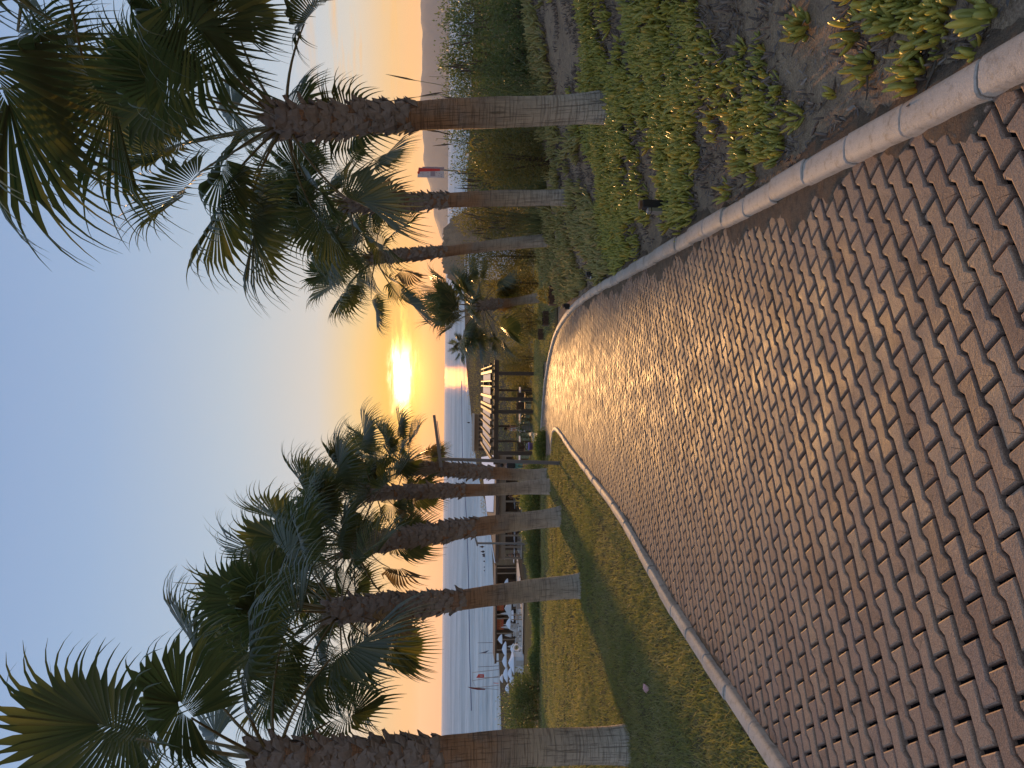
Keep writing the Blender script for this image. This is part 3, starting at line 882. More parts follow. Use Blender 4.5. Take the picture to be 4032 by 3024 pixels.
L2 = place_palm(1255, 1264, 715, 1322, 22.5, 992, 12, 24, 'leaning fan palm before the beach umbrellas, jagged leaf bases up its stem', crown=1.08, flare=1.12, sway=-.08)
L3 = place_palm(1213, 1113, 750, 1180, 19.5, 1022, 23, 24, 'fan palm on the lawn between the two lamp posts, brown stem before the beach building', crown=1.15, flare=1.12)
L4 = place_palm(1190, 1052, 800, 1066, 13.5, 1000, 14, 22, 'slender fan palm just left of the tall lamp post and backpacker, pale foot', crown=1.0, flare=1.25)
L5 = place_palm(1181, 1029, 870, 1008, 13.5, 1063, 15, 20, 'fan palm rising behind the low green shrub beside the tall lamp post', crown=.92, flare=1.0)
R1 = place_palm(1318, 228, 590, 262, 31, 893, 16, 22, 'big fan palm standing in the ice plants with a thick flared grey stem', dead=0, crown=.86, flare=1.25, sway=.05)
R2 = place_palm(1236, 424, 745, 440, 16.5, 966, 17, 22, 'second fan palm in the ice plants, beside the red and white banner', crown=.74, flare=1.15)
R3 = place_palm(1187, 517, 800, 560, 12, 962, 18, 21, 'third fan palm of the bank with its foot hidden by the last ice plants', crown=.84, flare=1.3)
R4 = place_palm(1168, 643, 1035, 662, 9.5, 1085, 19, 30, 'short fan palm by the brown planters at the bend of the path', crown=1.02, flare=1.2, boots=True)
R5 = place_palm(1128, 742, 1000, 748, 6.5, 1075, 20, 20, 'small distant fan palm beside the pergola, half lost in dark shrubs', crown=1.0, boots=False)
# the nearest palm on the bank: only its crown hangs into the picture from the right
_b = Vector((2.78, 4.45, float(gz(2.78, 4.45)))); _h = Vector((3.0, 4.5, 3.95))
R0 = palm(_b, _h, .26, .19, .6, 21, 17, 'closest fan palm, of which only large drooping fronds are seen', crown=.95, minel=-2, dead=0, free=True)

# ------------------------------------------------------------------ ice plants on the bank
def ice_leaf(L, wd, bend, nseg=4, tri=True):
    """a fleshy three-sided finger, curving up; along +X"""
    rows = []
    for u, q in (((0, .8), (.3, 1.12), (.65, 1.1), (.9, .72), (1, .12)) if nseg > 2 else ((0, .85), (.5, 1.12), (.88, .78), (1, .1))):
        w_ = wd * q
        a = bend * u; rows.append((L * (math.sin(a) / max(bend, 1e-3)) if bend else L * u, L * (1 - math.cos(a)) / max(bend, 1e-3), w_))
    v = []; f = []
    for x, z, w_ in rows: v += [(x, -w_, z + w_ * .55), (x, w_, z + w_ * .55), (x, 0, z - w_ * .85)]
    for i in range(len(rows) - 1):
        for k in range(3): f.append((i * 3 + k, i * 3 + (k + 1) % 3, i * 3 + 3 + (k + 1) % 3, i * 3 + 3 + k))
    return np.array(v), np.array(f)
def rot_el_az(v, el, az, roll):
    cr, sr = math.cos(roll), math.sin(roll); ce, se = math.cos(el), math.sin(el); ca, sa = math.cos(az), math.sin(az)
    A = np.array([[ca, -sa, 0], [sa, ca, 0], [0, 0, 1]]) @ np.array([[ce, 0, -se], [0, 1, 0], [se, 0, ce]]) @ np.array([[1, 0, 0], [0, cr, -sr], [0, sr, cr]])
    return v @ A.T
def ice_clump(seed, n=16, size=.085, nseg=4, spread=.05, lean=(0, 0)):
    r2 = random.Random(seed); V = []; Fc = []; T = []; nb = 0
    for i in range(n):
        v, f = ice_leaf(size * r2.uniform(.6, 1.15), size * r2.uniform(.095, .125), r2.uniform(.1, .7), nseg)
        e = R(r2.uniform(18, 82)); a = r2.uniform(0, 2 * math.pi)
        v = rot_el_az(v, e, a, r2.uniform(-.6, .6))
        rr_ = spread * math.sqrt(r2.random()); aa = a + r2.gauss(0, .5)
        v = v + np.array([rr_ * math.cos(aa) + lean[0] * i / n, rr_ * math.sin(aa) + lean[1] * i / n, r2.uniform(-.01, .015)])
        V.append(v); Fc.append(f + nb); nb += len(v); t = r2.random()
        T.append(np.clip(t + (np.linspace(0, .25, len(v)) if t > .75 else 0), 0, 1) * np.ones(len(v)))
    return np.concatenate(V), np.concatenate(Fc), np.concatenate(T)
protos_hi = [ice_clump(k, 13, .085, 4, .045) for k in range(8)]
protos_lo = [ice_clump(50 + k, 11, .10, 2, .06) for k in range(6)]
protos_far = [ice_clump(80 + k, 9, .14, 2, .09) for k in range(6)]
def scatter(name, pts, protos, mat, seed, smin=.8, smax=1.3, smooth_=False):
    r2 = np.random.default_rng(seed); V = []; Fc = []; T = []; nb = 0
    for (x, y, z) in pts:
        v, f, t = protos[r2.integers(len(protos))]
        a = r2.uniform(0, 6.283); s_ = r2.uniform(smin, smax); c_, q = math.cos(a) * s_, math.sin(a) * s_
        w_ = np.stack([v[:, 0] * c_ - v[:, 1] * q + x, v[:, 0] * q + v[:, 1] * c_ + y, v[:, 2] * s_ + z], 1)
        V.append(w_); Fc.append(f + nb); nb += len(v); T.append(np.clip(t * .75 + r2.uniform(0, .25), 0, 1))
    me = np_mesh(name, np.concatenate(V), np.concatenate(Fc), mat, smooth_)
    T = np.concatenate(T)
    if len(me.vertices) == len(T): vattr(me, 'tint', T)
    o = link(name, me); return tag(o, kind='stuff')
def cover(x, y):
    """how densely the ice plants grow"""
    return .55 + .5 * sn(x, y, 1.15, .4) + .35 * sn(x, y, 3.1, 2.0) + .2 * sn(x, y, 7.3, 1.0)
def bank_points(n, ymin, ymax, seed, thr, tmin=.32, tmax=9.0, boost=0.0):
    r2 = np.random.default_rng(seed); out = []
    y = r2.uniform(ymin, ymax, n); x = r2.uniform(.4, 10, n)
    s, t = st(x, y); d = dist_line(KR, x, y)
    ok = (t > .9) & (d > tmin) & (t < tmax) & ~inside(x, y) & (x < .62 * y + 1.0)
    dens = cover(x, y) + boost - 1.0 * np.exp(-((d - .0) / .22) ** 2)
    dens = dens - .95 * smooth(2.2, 4.2, t) * np.clip(.5 + .75 * sn(x, y, .8, 2.2), 0, 1) - .45 * smooth(.15, .7, sn(x, y, 1.9, 4.0)) + .25 * sn(x, y, 5.3, 1.1)
    ok &= dens > thr + r2.uniform(-.25, .25, n)
    x, y = x[ok], y[ok]; z = gz(x, y) - .008
    return np.stack([x, y, z], 1)
scatter('ice_plant_cover', bank_points(3800, 2.2, 5.6, 11, .42, .16), protos_hi, MAT['ice'], 1, .75, 1.2, True)
scatter('ice_plant_cover', bank_points(8500, 5.4, 10.5, 12, .58, .14, boost=.15), protos_lo, MAT['ice'], 2, .8, 1.3, True)
scatter('ice_plant_cover', bank_points(9500, 10.2, 22, 13, .52, .16, boost=.15), protos_far, MAT['icedull'], 3, .8, 1.5, True)
# shorter dry tufts and runners between the clumps
scatter('dry_ice_plant', bank_points(6500, 2.2, 14, 14, -.1, .2, boost=.2), [ice_clump(200 + k, 7, .06, 2, .09) for k in range(5)], MAT['debris'], 4, .6, 1.2)

def clump_thing(X, Y, seed, label, n=18, size=.095, spread=.05, lean=(0, 0)):
    p = ground_hit(X, Y)
    root = empty('ice_plant', p, label, 'ice plant', 'single ice plant clumps near the right kerb')
    v, f, t = ice_clump(seed, n, size, 5, spread, lean)
    me = np_mesh('leaves', v, f, MAT['ice'], True); vattr(me, 'tint', t); o = link('leaves', me, root)
    mb = MB(); r2 = random.Random(seed)
    for k in range(3):
        a = r2.uniform(0, 6.28); pts = [(0, 0, .01)]
        for q in range(3): a += r2.uniform(-.5, .5); pts.append((pts[-1][0] + .05 * math.cos(a), pts[-1][1] + .05 * math.sin(a), .008))
        mb.tube(pts, [.006, .005, .004, .003], 4)
    mb.build('runner', MAT['stem'], root)
    return root
clump_thing(3520, 88, 301, 'yellow-tipped ice plant clump with upright fingers on bare dark soil', 15, .115, .035)
clump_thing(3600, 238, 302, 'bushy yellow-green ice plant clump spilling down to the kerb', 30, .095, .05, (-.10, -.03))
clump_thing(3430, 250, 303, 'sparse dark green ice plant sprig with few long arms by the mulch', 7, .115, .03)
clump_thing(3900, 60, 304, 'large-fingered ice plant clump beside the whitish end of the kerb', 10, .125, .03)
clump_thing(3855, 200, 305, 'limp ice plant shoot hanging over a kerb joint', 6, .085, .02)
clump_thing(3700, 212, 306, 'tiny flat ice plant rosette alone on the soil', 7, .05, .02)
clump_thing(3170, 110, 307, 'round ice plant cushion standing apart uphill of the mulch', 24, .10, .045)
clump_thing(3150, 455, 308, 'drooping dull green ice plant tuft just above the kerb', 16, .085, .045)
clump_thing(3290, 375, 309, 'small pale ice plant sprout between dry twigs', 5, .075, .02)
clump_thing(3000, 330, 310, 'wide ice plant mat of many short fingers', 46, .085, .13)
clump_thing(2910, 640, 311, 'low ice plant tuft leaning over the dusty kerb edge', 22, .075, .07)
clump_thing(3480, 8, 312, 'ice plant clump with orange-yellow fingers cut by the picture edge', 16, .12, .04)

# dry twigs, mulch and pebbles
def shards(name, pts, mat, seed, lmin, lmax, flat=.25):
    r2 = np.random.default_rng(seed); n = len(pts)
    a = r2.uniform(0, 6.283, n); L = r2.uniform(lmin, lmax, n); w_ = L * r2.uniform(.06, .35, n) * .5; h = w_ * flat * r2.uniform(1, 3, n); pit = r2.uniform(-.5, .5, n)
    ca, sa = np.cos(a), np.sin(a)
    V = np.zeros((n, 6, 3)); P0 = np.asarray(pts)
    for k, (u, s_, z) in enumerate(((-.5, 0, 0), (-.1, -1, 0), (-.1, 1, 0), (.0, 0, 1.6), (.5, -.4, .3), (.5, .4, .3))):
        V[:, k, 0] = P0[:, 0] + ca * L * u - sa * w_ * s_; V[:, k, 1] = P0[:, 1] + sa * L * u + ca * w_ * s_; V[:, k, 2] = P0[:, 2] + h * z + L * u * pit * .4 + .002
    tr = np.array([(0, 1, 3), (0, 3, 2), (1, 4, 3), (3, 5, 2), (3, 4, 5)])
    f = (np.arange(n)[:, None, None] * 6 + tr[None]).reshape(-1, 3)
    me = np_mesh(name, V.reshape(-1, 3), f, mat); T = np.repeat(r2.random(n), 6)
    if len(me.vertices) == len(T): vattr(me, 'tint', T)
    return tag(link(name, me), kind='stuff')
def rand_bank(n, y0, y1, seed, dmin=.02, tm=7):
    r2 = np.random.default_rng(seed); y = y0 + (y1 - y0) * r2.random(n) ** 1.5; x = r2.uniform(.4, 8, n)
    s, t = st(x, y); d = dist_line(KR, x, y)
    ok = (t > .8) & (d > dmin + .13) & ~inside(x, y) & (x < .62 * y + .9) & (t < tm)
    x, y = x[ok], y[ok]; return np.stack([x, y, gz(x, y)], 1)
shards('mulch', rand_bank(42000, 1.6, 7, 21), MAT['debris'], 22, .006, .035)
shards('dry_twigs', rand_bank(12000, 1.6, 12, 23), MAT['debris'], 24, .02, .075, .2)
def rand_path(n, y1, seed):
    r2 = np.random.default_rng(seed); y = .8 + (y1 - .8) * r2.random(n) ** 1.5; x = r2.uniform(-4, 2, n)
    ok = inside(x, y); x, y = x[ok], y[ok]; return np.stack([x, y, -SLOPE * (x * SA + y * CA)], 1)
shards('path_grit', rand_path(900, 9, 25), MAT['debris'], 26, .004, .014)

# ------------------------------------------------------------------ grass
def grass(name, pts, seed, hmin, hmax, wd, mat, lean=.6):
    r2 = np.random.default_rng(seed); P0 = np.asarray(pts); m = max(1, len(P0) // 9); ctr = P0[r2.integers(0, len(P0), m)]; pk = r2.integers(0, m, len(P0)); mixd = r2.random(len(P0)) < .72
    jit = r2.normal(0, 1, (len(P0), 2)) * (.022 + .0016 * P0[:, 1:2]); Q = ctr[pk].copy(); Q[:, :2] += jit; P0 = np.where(mixd[:, None], Q, P0)
    ok = ~inside(P0[:, 0], P0[:, 1]) & (dist_line(KL, P0[:, 0], P0[:, 1]) > .11); P0 = P0[ok]; pk = pk[ok]; n = len(P0)
    th = r2.uniform(.6, 1.5, m)[pk]; tc_ = r2.uniform(-.22, .22, m)[pk]
    a = r2.uniform(0, 6.283, n); h = r2.uniform(hmin, hmax, n) * th; l = h * r2.uniform(.1, lean, n) * 1.2; b = r2.uniform(0, 6.283, n); w_ = wd * r2.uniform(.7, 1.4, n)
    V = np.zeros((n, 5, 3))
    cx, cy_ = np.cos(a) * w_, np.sin(a) * w_; lx, ly = np.cos(b) * l, np.sin(b) * l
    for k, (s_, u) in enumerate(((-1, 0), (1, 0), (.8, .55), (-.8, .55), (0, 1.0))):
        V[:, k, 0] = P0[:, 0] + cx * s_ + lx * u ** 1.8; V[:, k, 1] = P0[:, 1] + cy_ * s_ + ly * u ** 1.8; V[:, k, 2] = P0[:, 2] + h * (u - .25 * u * u * (l / h))
    tr = np.array([(0, 1, 2), (0, 2, 3), (3, 2, 4)])
    f = (np.arange(n)[:, None, None] * 5 + tr[None]).reshape(-1, 3)
    me = np_mesh(name, V.reshape(-1, 3), f, mat)
    T = np.repeat(np.clip(.45 + .30 * sn(P0[:, 0], P0[:, 1], .8, .3) + .18 * sn(P0[:, 0], P0[:, 1], 2.9, 2.) + r2.uniform(-.2, .22, n) + tc_ + .16 * smooth(8, 16, P0[:, 1]) - .14, 0, 1), 5)
    if len(me.vertices) == len(T): vattr(me, 'tint', T)
    return tag(link(name, me), kind='stuff')
def lawn_pts(n, y0, y1, pw, seed, xl):
    r2 = np.random.default_rng(seed); y = y0 + (y1 - y0) * r2.random(n) ** pw; x = r2.uniform(-1, 0, n) * (xl * np.maximum(y, 3) + 1.5)
    ok = lawn_mask(x, y); x, y = x[ok], y[ok]
    g = sn(x, y, 2.4, .7) + .5 * sn(x, y, 6.1, 0.3); k = r2.random(len(x)) < .72 + .3 * g
    x, y = x[k], y[k]; return np.stack([x, y, gz(x, y) + .008], 1)
grass('grass', lawn_pts(230000, 3.0, 13, 1.35, 31, .56), 32, .022, .075, .0036, MAT['grass'], 1.3)
grass('grass', lawn_pts(150000, 12, 25.4, 1.0, 33, .56), 34, .025, .065, .007, MAT['grass'], 1.2)
r2_ = np.random.default_rng(35); fx = r2_.uniform(-6, 8, 60000); fy = r2_.uniform(20.5, 41, 60000)
k_ = ~inside(fx, fy) & (dist_line(KR, fx, fy) > .15) & ((fy > 25.6) | (fx > .8)) & (fx < .28 * fy - 2.6)
grass('grass', np.stack([fx[k_], fy[k_], gz(fx[k_], fy[k_]) + .008], 1), 36, .03, .09, .008, MAT['grass'], 1.0)

# ------------------------------------------------------------------ shrubs
def leaf_cloud(lobes, n, size, seed, flat=.0, up=0.0, long=2.2):
    """leaf faces gathered on the shells of overlapping lobes, thinned so that gaps stay"""
    r2 = np.random.default_rng(seed); lobes = np.asarray(lobes, float)
    vol = (lobes[:, 3] * lobes[:, 4] * lobes[:, 5]) ** .67; pick = r2.choice(len(lobes), n, p=vol / vol.sum())
    d = r2.normal(size=(n, 3)); d /= np.linalg.norm(d, axis=1)[:, None]
    rad = 1 - .5 * r2.random(n) ** 1.6
    cl = np.sin(d[:, 0] * 6 + pick) * np.sin(d[:, 1] * 7 + 2 * pick) * np.sin(d[:, 2] * 6 + 1); rad *= 1 + .14 * cl + r2.normal(0, .05, n)
    L = lobes[pick]; P0 = L[:, :3] + d * rad[:, None] * L[:, 3:]
    keep = P0[:, 2] > .02; P0 = P0[keep]; d = d[keep]; n = len(P0)
    ax = d + r2.normal(0, .7, (n, 3)) + np.array([0, 0, up]); ax /= np.linalg.norm(ax, axis=1)[:, None]
    sd_ = np.cross(ax, r2.normal(size=(n, 3))); sd_ /= np.linalg.norm(sd_, axis=1)[:, None] + 1e-9
    s_ = size * r2.uniform(.6, 1.4, n); w_ = s_ / long
    V = np.stack([P0, P0 + ax * (s_ * .5)[:, None] + sd_ * (w_ * .5)[:, None], P0 + ax * s_[:, None], P0 + ax * (s_ * .5)[:, None] - sd_ * (w_ * .5)[:, None]], 1)
    f = np.arange(n * 4).reshape(n, 4); T = np.repeat(np.clip(.5 + .25 * np.sin(P0[:, 0] * 3 + pick[keep]) + r2.uniform(-.35, .35, n), 0, 1), 4)
    return V.reshape(-1, 3), f, T
def shrub(name, x, y, w_, d_, h, n, leaf, mat, seed, label, cat='shrub', group=None, up=.4, nl=7, stems=5, sink=.1, long=2.2):
    r2 = random.Random(seed); root = empty(name, (x, y, float(gz(x, y)) - sink), label, cat, group)
    lobes = []
    for k in range(nl):
        a = r2.uniform(0, 6.28); q = r2.uniform(.0, .62)
        hh = h * r2.uniform(.45, .78)
        lobes.append((w_ * .5 * q * math.cos(a), d_ * .5 * q * math.sin(a), hh * .62, w_ * r2.uniform(.22, .36), d_ * r2.uniform(.22, .36), hh * r2.uniform(.42, .6)))
    lobes.append((0, 0, h * .40, w_ * .42, d_ * .42, h * .42))
    v, f, t = leaf_cloud(lobes, n, leaf, seed, up=up, long=long)
    me = np_mesh('foliage', v, f, mat); 
    if len(me.vertices) == len(t): vattr(me, 'tint', t)
    link('foliage', me, root)
    mb = MB()
    for k in range(stems):
        l = lobes[k % nl]; mb.tube([(l[0] * .2, l[1] * .2, 0), (l[0] * .6, l[1] * .6, l[2] * .6), (l[0], l[1], l[2] * 1.15)], [.03, .022, .010], 5)
    mb.build('stem', MAT['stem'], root)
    return root
def shrub_px(dx0, dx1, dy, wpx, y, leaf, n, mat, seed, label, name='shrub', depth=None, **kw):
    """crest row dx0, foot row dx1, middle dy and width, all overview pixels, at distance y"""
    top = at(dx0 * D, dy * D, y); wd = wpx * D / F * y; zg = float(gz(top.x, top.y))
    return shrub(name, top.x, top.y, wd * 1.45, depth or wd * .9, ((top.z - zg) + .1) * 1.15, n, leaf, mat, seed, label, **kw)
G1 = 'dark shrubs along the crest of the bank'
shrub_px(944, 1050, 20, 130, 15.0, .055, 6500, MAT['shrub'], 401, 'dense dark shrub at the far right end of the bank crest', group=G1)
shrub_px(936, 1040, 112, 95, 16.0, .055, 6500, MAT['shrub'], 402, 'dark rounded shrub whose tuft rises highest on the bank crest', group=G1)
shrub_px(952, 1040, 190, 90, 16.0, .05, 6000, MAT['shrub'], 403, 'loose-leaved dark shrub right behind the big flared palm stem', group=G1)
shrub_px(956, 1060, 285, 90, 17, .05, 6500, MAT['shrub'], 404, 'dark shrub between the big palm stem and the red banner', group=G1)
shrub_px(958, 1100, 372, 90, 19, .055, 7000, MAT['shrub'], 405, 'tall shrub standing under the red and white banner', group=G1)
shrub_px(966, 1180, 470, 85, 21.5, .06, 8000, MAT['shrub_olive'], 406, 'tall olive brown shrub between the second and third bank palms', group=G1)
shrub_px(975, 1180, 550, 75, 23, .06, 7000, MAT['shrub_olive'], 407, 'tall olive shrub just past the third bank palm', group=G1)
shrub_px(1000, 1150, 340, 130, 14.6, .05, 6000, MAT['shrub_olive'], 408, 'low brown-green shrub on the bank before the banner shrub', group=G1)
shrub_px(1010, 1080, 150, 170, 13.6, .05, 6500, MAT['shrub'], 409, 'flower-dotted dark shrub belt above the ice plants', group=G1, depth=1.6)
shrub_px(1018, 1090, 20, 120, 12.6, .045, 4000, MAT['shrub'], 410, 'low dark shrub above the ice plants at the picture edge', group=G1)
G2 = 'shrubs behind the planters at the bend'
shrub_px(1048, 1180, 610, 70, 30, .07, 6500, MAT['shrub_olive'], 411, 'brown shrub behind the nearest planter box', group=G2)
shrub_px(1060, 1170, 690, 80, 33, .07, 7000, MAT['shrub_olive'], 412, 'golden brown shrub between the two short palms', group=G2)
shrub_px(1070, 1150, 775, 80, 39, .08, 7000, MAT['shrub_olive'], 413, 'broad dark shrub hiding the right end of the pergola', group=G2, depth=2.5)
shrub_px(985, 1060, 610, 100, 48, .10, 5000, MAT['shrub_olive'], 414, 'distant shrub mound beyond the short palms', group=G2)
G3 = 'hedge shrubs along the far edge of the lawn'
hed = [(1150, 965, 60, 24.5, 'shrub_bright', 'low green shrub at the tip of the left kerb'), (1128, 1035, 60, 27, 'shrub_bright', 'hedge shrub behind the two slender lamp post palms'),
       (1117, 1085, 60, 27, 'shrub_bright', 'hedge shrub between two lawn palms under the white roof'), (1118, 1140, 75, 26.6, 'shrub', 'hedge shrub right beside the middle lawn palm'),
       (1128, 1200, 75, 26.4, 'shrub', 'hedge shrub before the short lamp post'), (1142, 1250, 60, 26.2, 'shrub', 'low hedge shrub hiding behind the leaning palm'),
       (1140, 1310, 75, 26.0, 'shrub', 'low hedge shrub below the grey canopy'), (1146, 1372, 75, 25.8, 'shrub_bright', 'low ragged hedge shrub before the closed umbrellas'),
       (1140, 1430, 60, 25.6, 'shrub', 'hedge shrub under the white round planter'), (1100, 1482, 75, 25.4, 'shrub', 'taller hedge shrub below the red flag'),
       (1068, 1545, 90, 25.2, 'shrub', 'tallest hedge shrub with feathery top before the sea'), (1080, 1610, 60, 25.2, 'shrub', 'tall hedge shrub hidden by the nearest lawn palm'),
       (1066, 1650, 50, 25.0, 'shrub', 'hedge shrub at the outer picture edge past the nearest palm')]
for k, (dx, dy, wp, y, mk, lab) in enumerate(hed):
    shrub_px(dx, 1190, dy, wp, y, .075, 5200, MAT[mk], 430 + k, lab, name='hedge_shrub', cat='hedge', group=G3, up=.9, nl=8, sink=.15, long=3.0, depth=1.5)

for k, (dx0, dy, wp, lab) in enumerate(((1098, 905, 60, 'dark shrub seen between the middle pergola posts'), (1092, 850, 60, 'dark shrub behind the right pergola posts'), (1105, 965, 60, 'dark shrub behind the left pergola posts'), (1088, 800, 55, 'dark shrub at the right pergola corner'))):
    shrub_px(dx0, 1150, dy, wp, 53, .11, 4500, MAT['shrub_olive'], 460 + k, lab, group='dark shrubs behind the pergola')
# cycad before the pergola
c = at(2030, 1682, 39); zc = float(gz(c.x, c.y))
cyc = empty('cycad', (c.x, c.y, zc), 'spiky dark cycad in front of the pergola posts', 'plant')
mb = MB(); mb.lathe([(.18, -.1), (.2, .2), (.16, .5), (.1, .62)], 10); mb.build('trunk', MAT['boot'], cyc)
for k in range(26):
    a = k * 2.4; e = R(75 - k * 2.6); mbx = MB(); pts = [Vector((0, 0, .55))]; el_ = e
    for q in range(7): el_ -= .22; pts.append(pts[-1] + Vector((math.cos(a) * math.cos(el_), math.sin(a) * math.cos(el_), math.sin(el_))) * .17)
    vs = []; fs = []
    for q in range(1, 8):
        s_ = Vector((-math.sin(a), math.cos(a), 0)); ln = .2 * math.sin(q / 8 * math.pi) + .05
        for sg_ in (-1, 1):
            b = len(vs); vs += [pts[q], pts[q] + s_ * sg_ * ln + Vector((0, 0, -.05)), pts[q] + (pts[q] - pts[q - 1]) * .3]; fs.append((b, b + 1, b + 2))
    mbx.add(vs, fs); mbx.tube(pts, .012, 3); mbx.build('leaf', MAT['shrub'], cyc)

# tall dry grass stalks with plumes along the crest
def reed(X, Y, y, h, lean, seed, label, n=9, plume=True):
    r2 = random.Random(seed); p = at(X, Y, y); zg = float(gz(p.x, p.y))
    root = empty('reed_grass', (p.x, p.y, zg - .05), label, 'grass clump', 'tall dry grasses along the bank crest')
    mb = MB(); mp = MB()
    for k in range(n):
        hh = h * r2.uniform(.55, 1.0); a = r2.uniform(0, 6.28); l = r2.uniform(.02, .16) + 0; dx = math.cos(a) * l * hh + lean * hh; dy = math.sin(a) * l * hh
        o = (r2.gauss(0, .12), r2.gauss(0, .12))
        pts = [(o[0] + dx * u ** 2, o[1] + dy * u ** 2, hh * u) for u in (0, .3, .6, .85, 1.0)]
        mb.tube(pts, [.009, .008, .006, .005, .003], 3, False)
        if plume and r2.random() < .6:
            q = Vector(pts[3]); e = Vector(pts[4]); mp.tube([q, q.lerp(e, .4), q.lerp(e, .8), e + (e - q) * .25], [.004, .016, .012, .002], 4)
    for k in range(n * 5):
        hh = h * r2.uniform(.25, .55); a = r2.uniform(0, 6.28); l = r2.uniform(.2, .7); o = (r2.gauss(0, .18), r2.gauss(0, .18)); s_ = Vector((-math.sin(a), math.cos(a), 0)) * .012
        vs = []
        for u in (0, .4, .75, 1.0):
            c_ = Vector((o[0] + math.cos(a) * l * hh * u ** 1.6, o[1] + math.sin(a) * l * hh * u ** 1.6, hh * (u - .3 * u * u * l))); vs += [c_ - s_ * (1 - u * .9), c_ + s_ * (1 - u * .9)]
        mb.add(vs, [(0, 1, 3, 2), (2, 3, 5, 4), (4, 5, 7, 6)])
    mb.build('stalk', MAT['reed'], root)
    if mp.v: mp.build('plume', MAT['stem'], root)
rl = [(1800, 345, 12.5, 3.0, -.02, 'tall pair of plumed stalks just right of the big palm stem', 5), (1830, 520, 15, 2.5, .05, 'thin grass stalks leaning beside the big palm stem', 8), (1830, 565, 15.4, 2.4, .10, 'grass stalks slanting towards the banner', 6),
      (1860, 705, 16.0, 2.1, -.03, 'straw grass clump left of the red banner', 16), (1880, 745, 16.5, 2.1, .02, 'straw grass clump close to the second bank palm', 14), (1870, 860, 18, 2.2, .04, 'straw grass between the second and third bank palms', 14),
      (1860, 905, 18.5, 2.1, .08, 'straw grass leaning against the third bank palm', 10), (1840, 250, 13.6, 1.7, .03, 'arching pale grass clump among the dark shrubs', 12), (1850, 90, 13.2, 1.5, -.05, 'pale grass clump at the right end of the bank', 12), (1880, 610, 15.5, 1.5, .0, 'short pale grass clump below the banner shrub', 12)]
for k, (X, Y, y, h, ln, lab, n_) in enumerate(rl): reed(X, Y, y, h, ln, 500 + k, lab, n_)

# ------------------------------------------------------------------ lamps, planters, small things by the path
def lamp_post(base, top, arm0, arm1, w_, label):
    """square steel post with a long flat arm; pixels of the arm ends are read at the post's distance"""
    y = base.y; root = empty('lamp_post', base, label, 'lamp post', 'grey lamp posts with a slanted flat arm')
    t = Vector(top) - base; mb = MB()
    for i in range(1): 
        vs = []; 
        for k, (q, ww) in enumerate(((Vector((0, 0, -.1)), w_), (t, w_ * .85))):
            for sx, sy in ((-1, -1), (1, -1), (1, 1), (-1, 1)): vs.append(q + Vector((sx * ww / 2, sy * ww / 2, 0)))
        mb.add(vs, [(0, 1, 5, 4), (1, 2, 6, 5), (2, 3, 7, 6), (3, 0, 4, 7), (4, 5, 6, 7), (3, 2, 1, 0)])
    mb.build('post', MAT['post'], root)
    a, b = Vector(arm0) - base, Vector(arm1) - base
    d = (b - a).normalized(); n_ = Vector((0, 1, 0)); u_ = d.cross(n_)
    mb = MB(); vs = []
    for q, h_ in ((a, .08), (b, .065)):
        for su, sn_ in ((-1, -1), (1, -1), (1, 1), (-1, 1)): vs.append(q + u_ * su * h_ / 2 + n_ * sn_ * .07)
    mb.add(vs, [(0, 1, 5, 4), (1, 2, 6, 5), (2, 3, 7, 6), (3, 0, 4, 7), (4, 5, 6, 7), (3, 2, 1, 0)])
    mb.build('lamp_arm', MAT['post'], root)
    c_ = a.lerp(b, .22 if (b - a).length > 0 else 0); mb = MB()
    e = a.lerp(b, .62); mb.box(e + Vector((0, 0, -.055)), (.5 * (b - a).length * abs(d.x) + .05, .09, .02), 0, 0, -math.atan2(d.z, d.x))
    mb.build('light_panel', MAT['silver'], root)
    mb = MB(); mb.bbox((0, 0, .0), (w_ * 2.2, w_ * 2.2, .02), .004); mb.build('base_plate', MAT['post'], root)
b = ground_hit(2207, 1824); lamp_post(b, at(1738, 1807, b.y), at(1737, 1839, b.y), at(1709, 1634, b.y), .085, 'tall grey lamp post by the left kerb, its arm held out against the sunset')
b = at(2093, 2140, 40); b.z = float(gz(b.x, b.y)); lamp_post(b, at(1879, 2139, 40), at(1880, 2149, 40), at(1868, 2106, 40), .11, 'short grey lamp post standing in the hedge before the beach bar')

def bollard(X, Y, h, label, face=True, w_=.075):
    p = ground_hit(X, Y); root = empty('garden_light', p, label, 'garden light', 'low garden lights along the right kerb', rz=.25)
    mb = MB(); mb.bbox((.012, 0, h * .62), (w_, w_, h * .72), .006); mb.build('lamp_housing', MAT['black'], root)
    mb = MB(); mb.bbox((-w_ * .5 - .014, -.012, h * .40), (w_ * .55, w_ * .8, h * .86), .004); mb.build('mounting_post', MAT['silver'] if face else MAT['black'], root)
    if face:
        mb = MB(); mb.box((-w_ * .5 - .014, -.012, h * .70), (w_ * .58, w_ * .82, .008)); mb.build('clamp_band', MAT['black'], root)
    mb = MB()
    for k in range(3): mb.box((.012, 0, h * .98 + .006 + k * .009), (w_ * .86, w_ * .86, .004))
    mb.build('louvre', MAT['black'], root)
bollard(2640, 815, .27, 'black and silver garden light among the ice plants')
bollard(2368, 1084, .22, 'small silver garden light further down by the kerb')
bollard(2252, 1206, .20, 'black garden light at the bend of the right kerb', False)

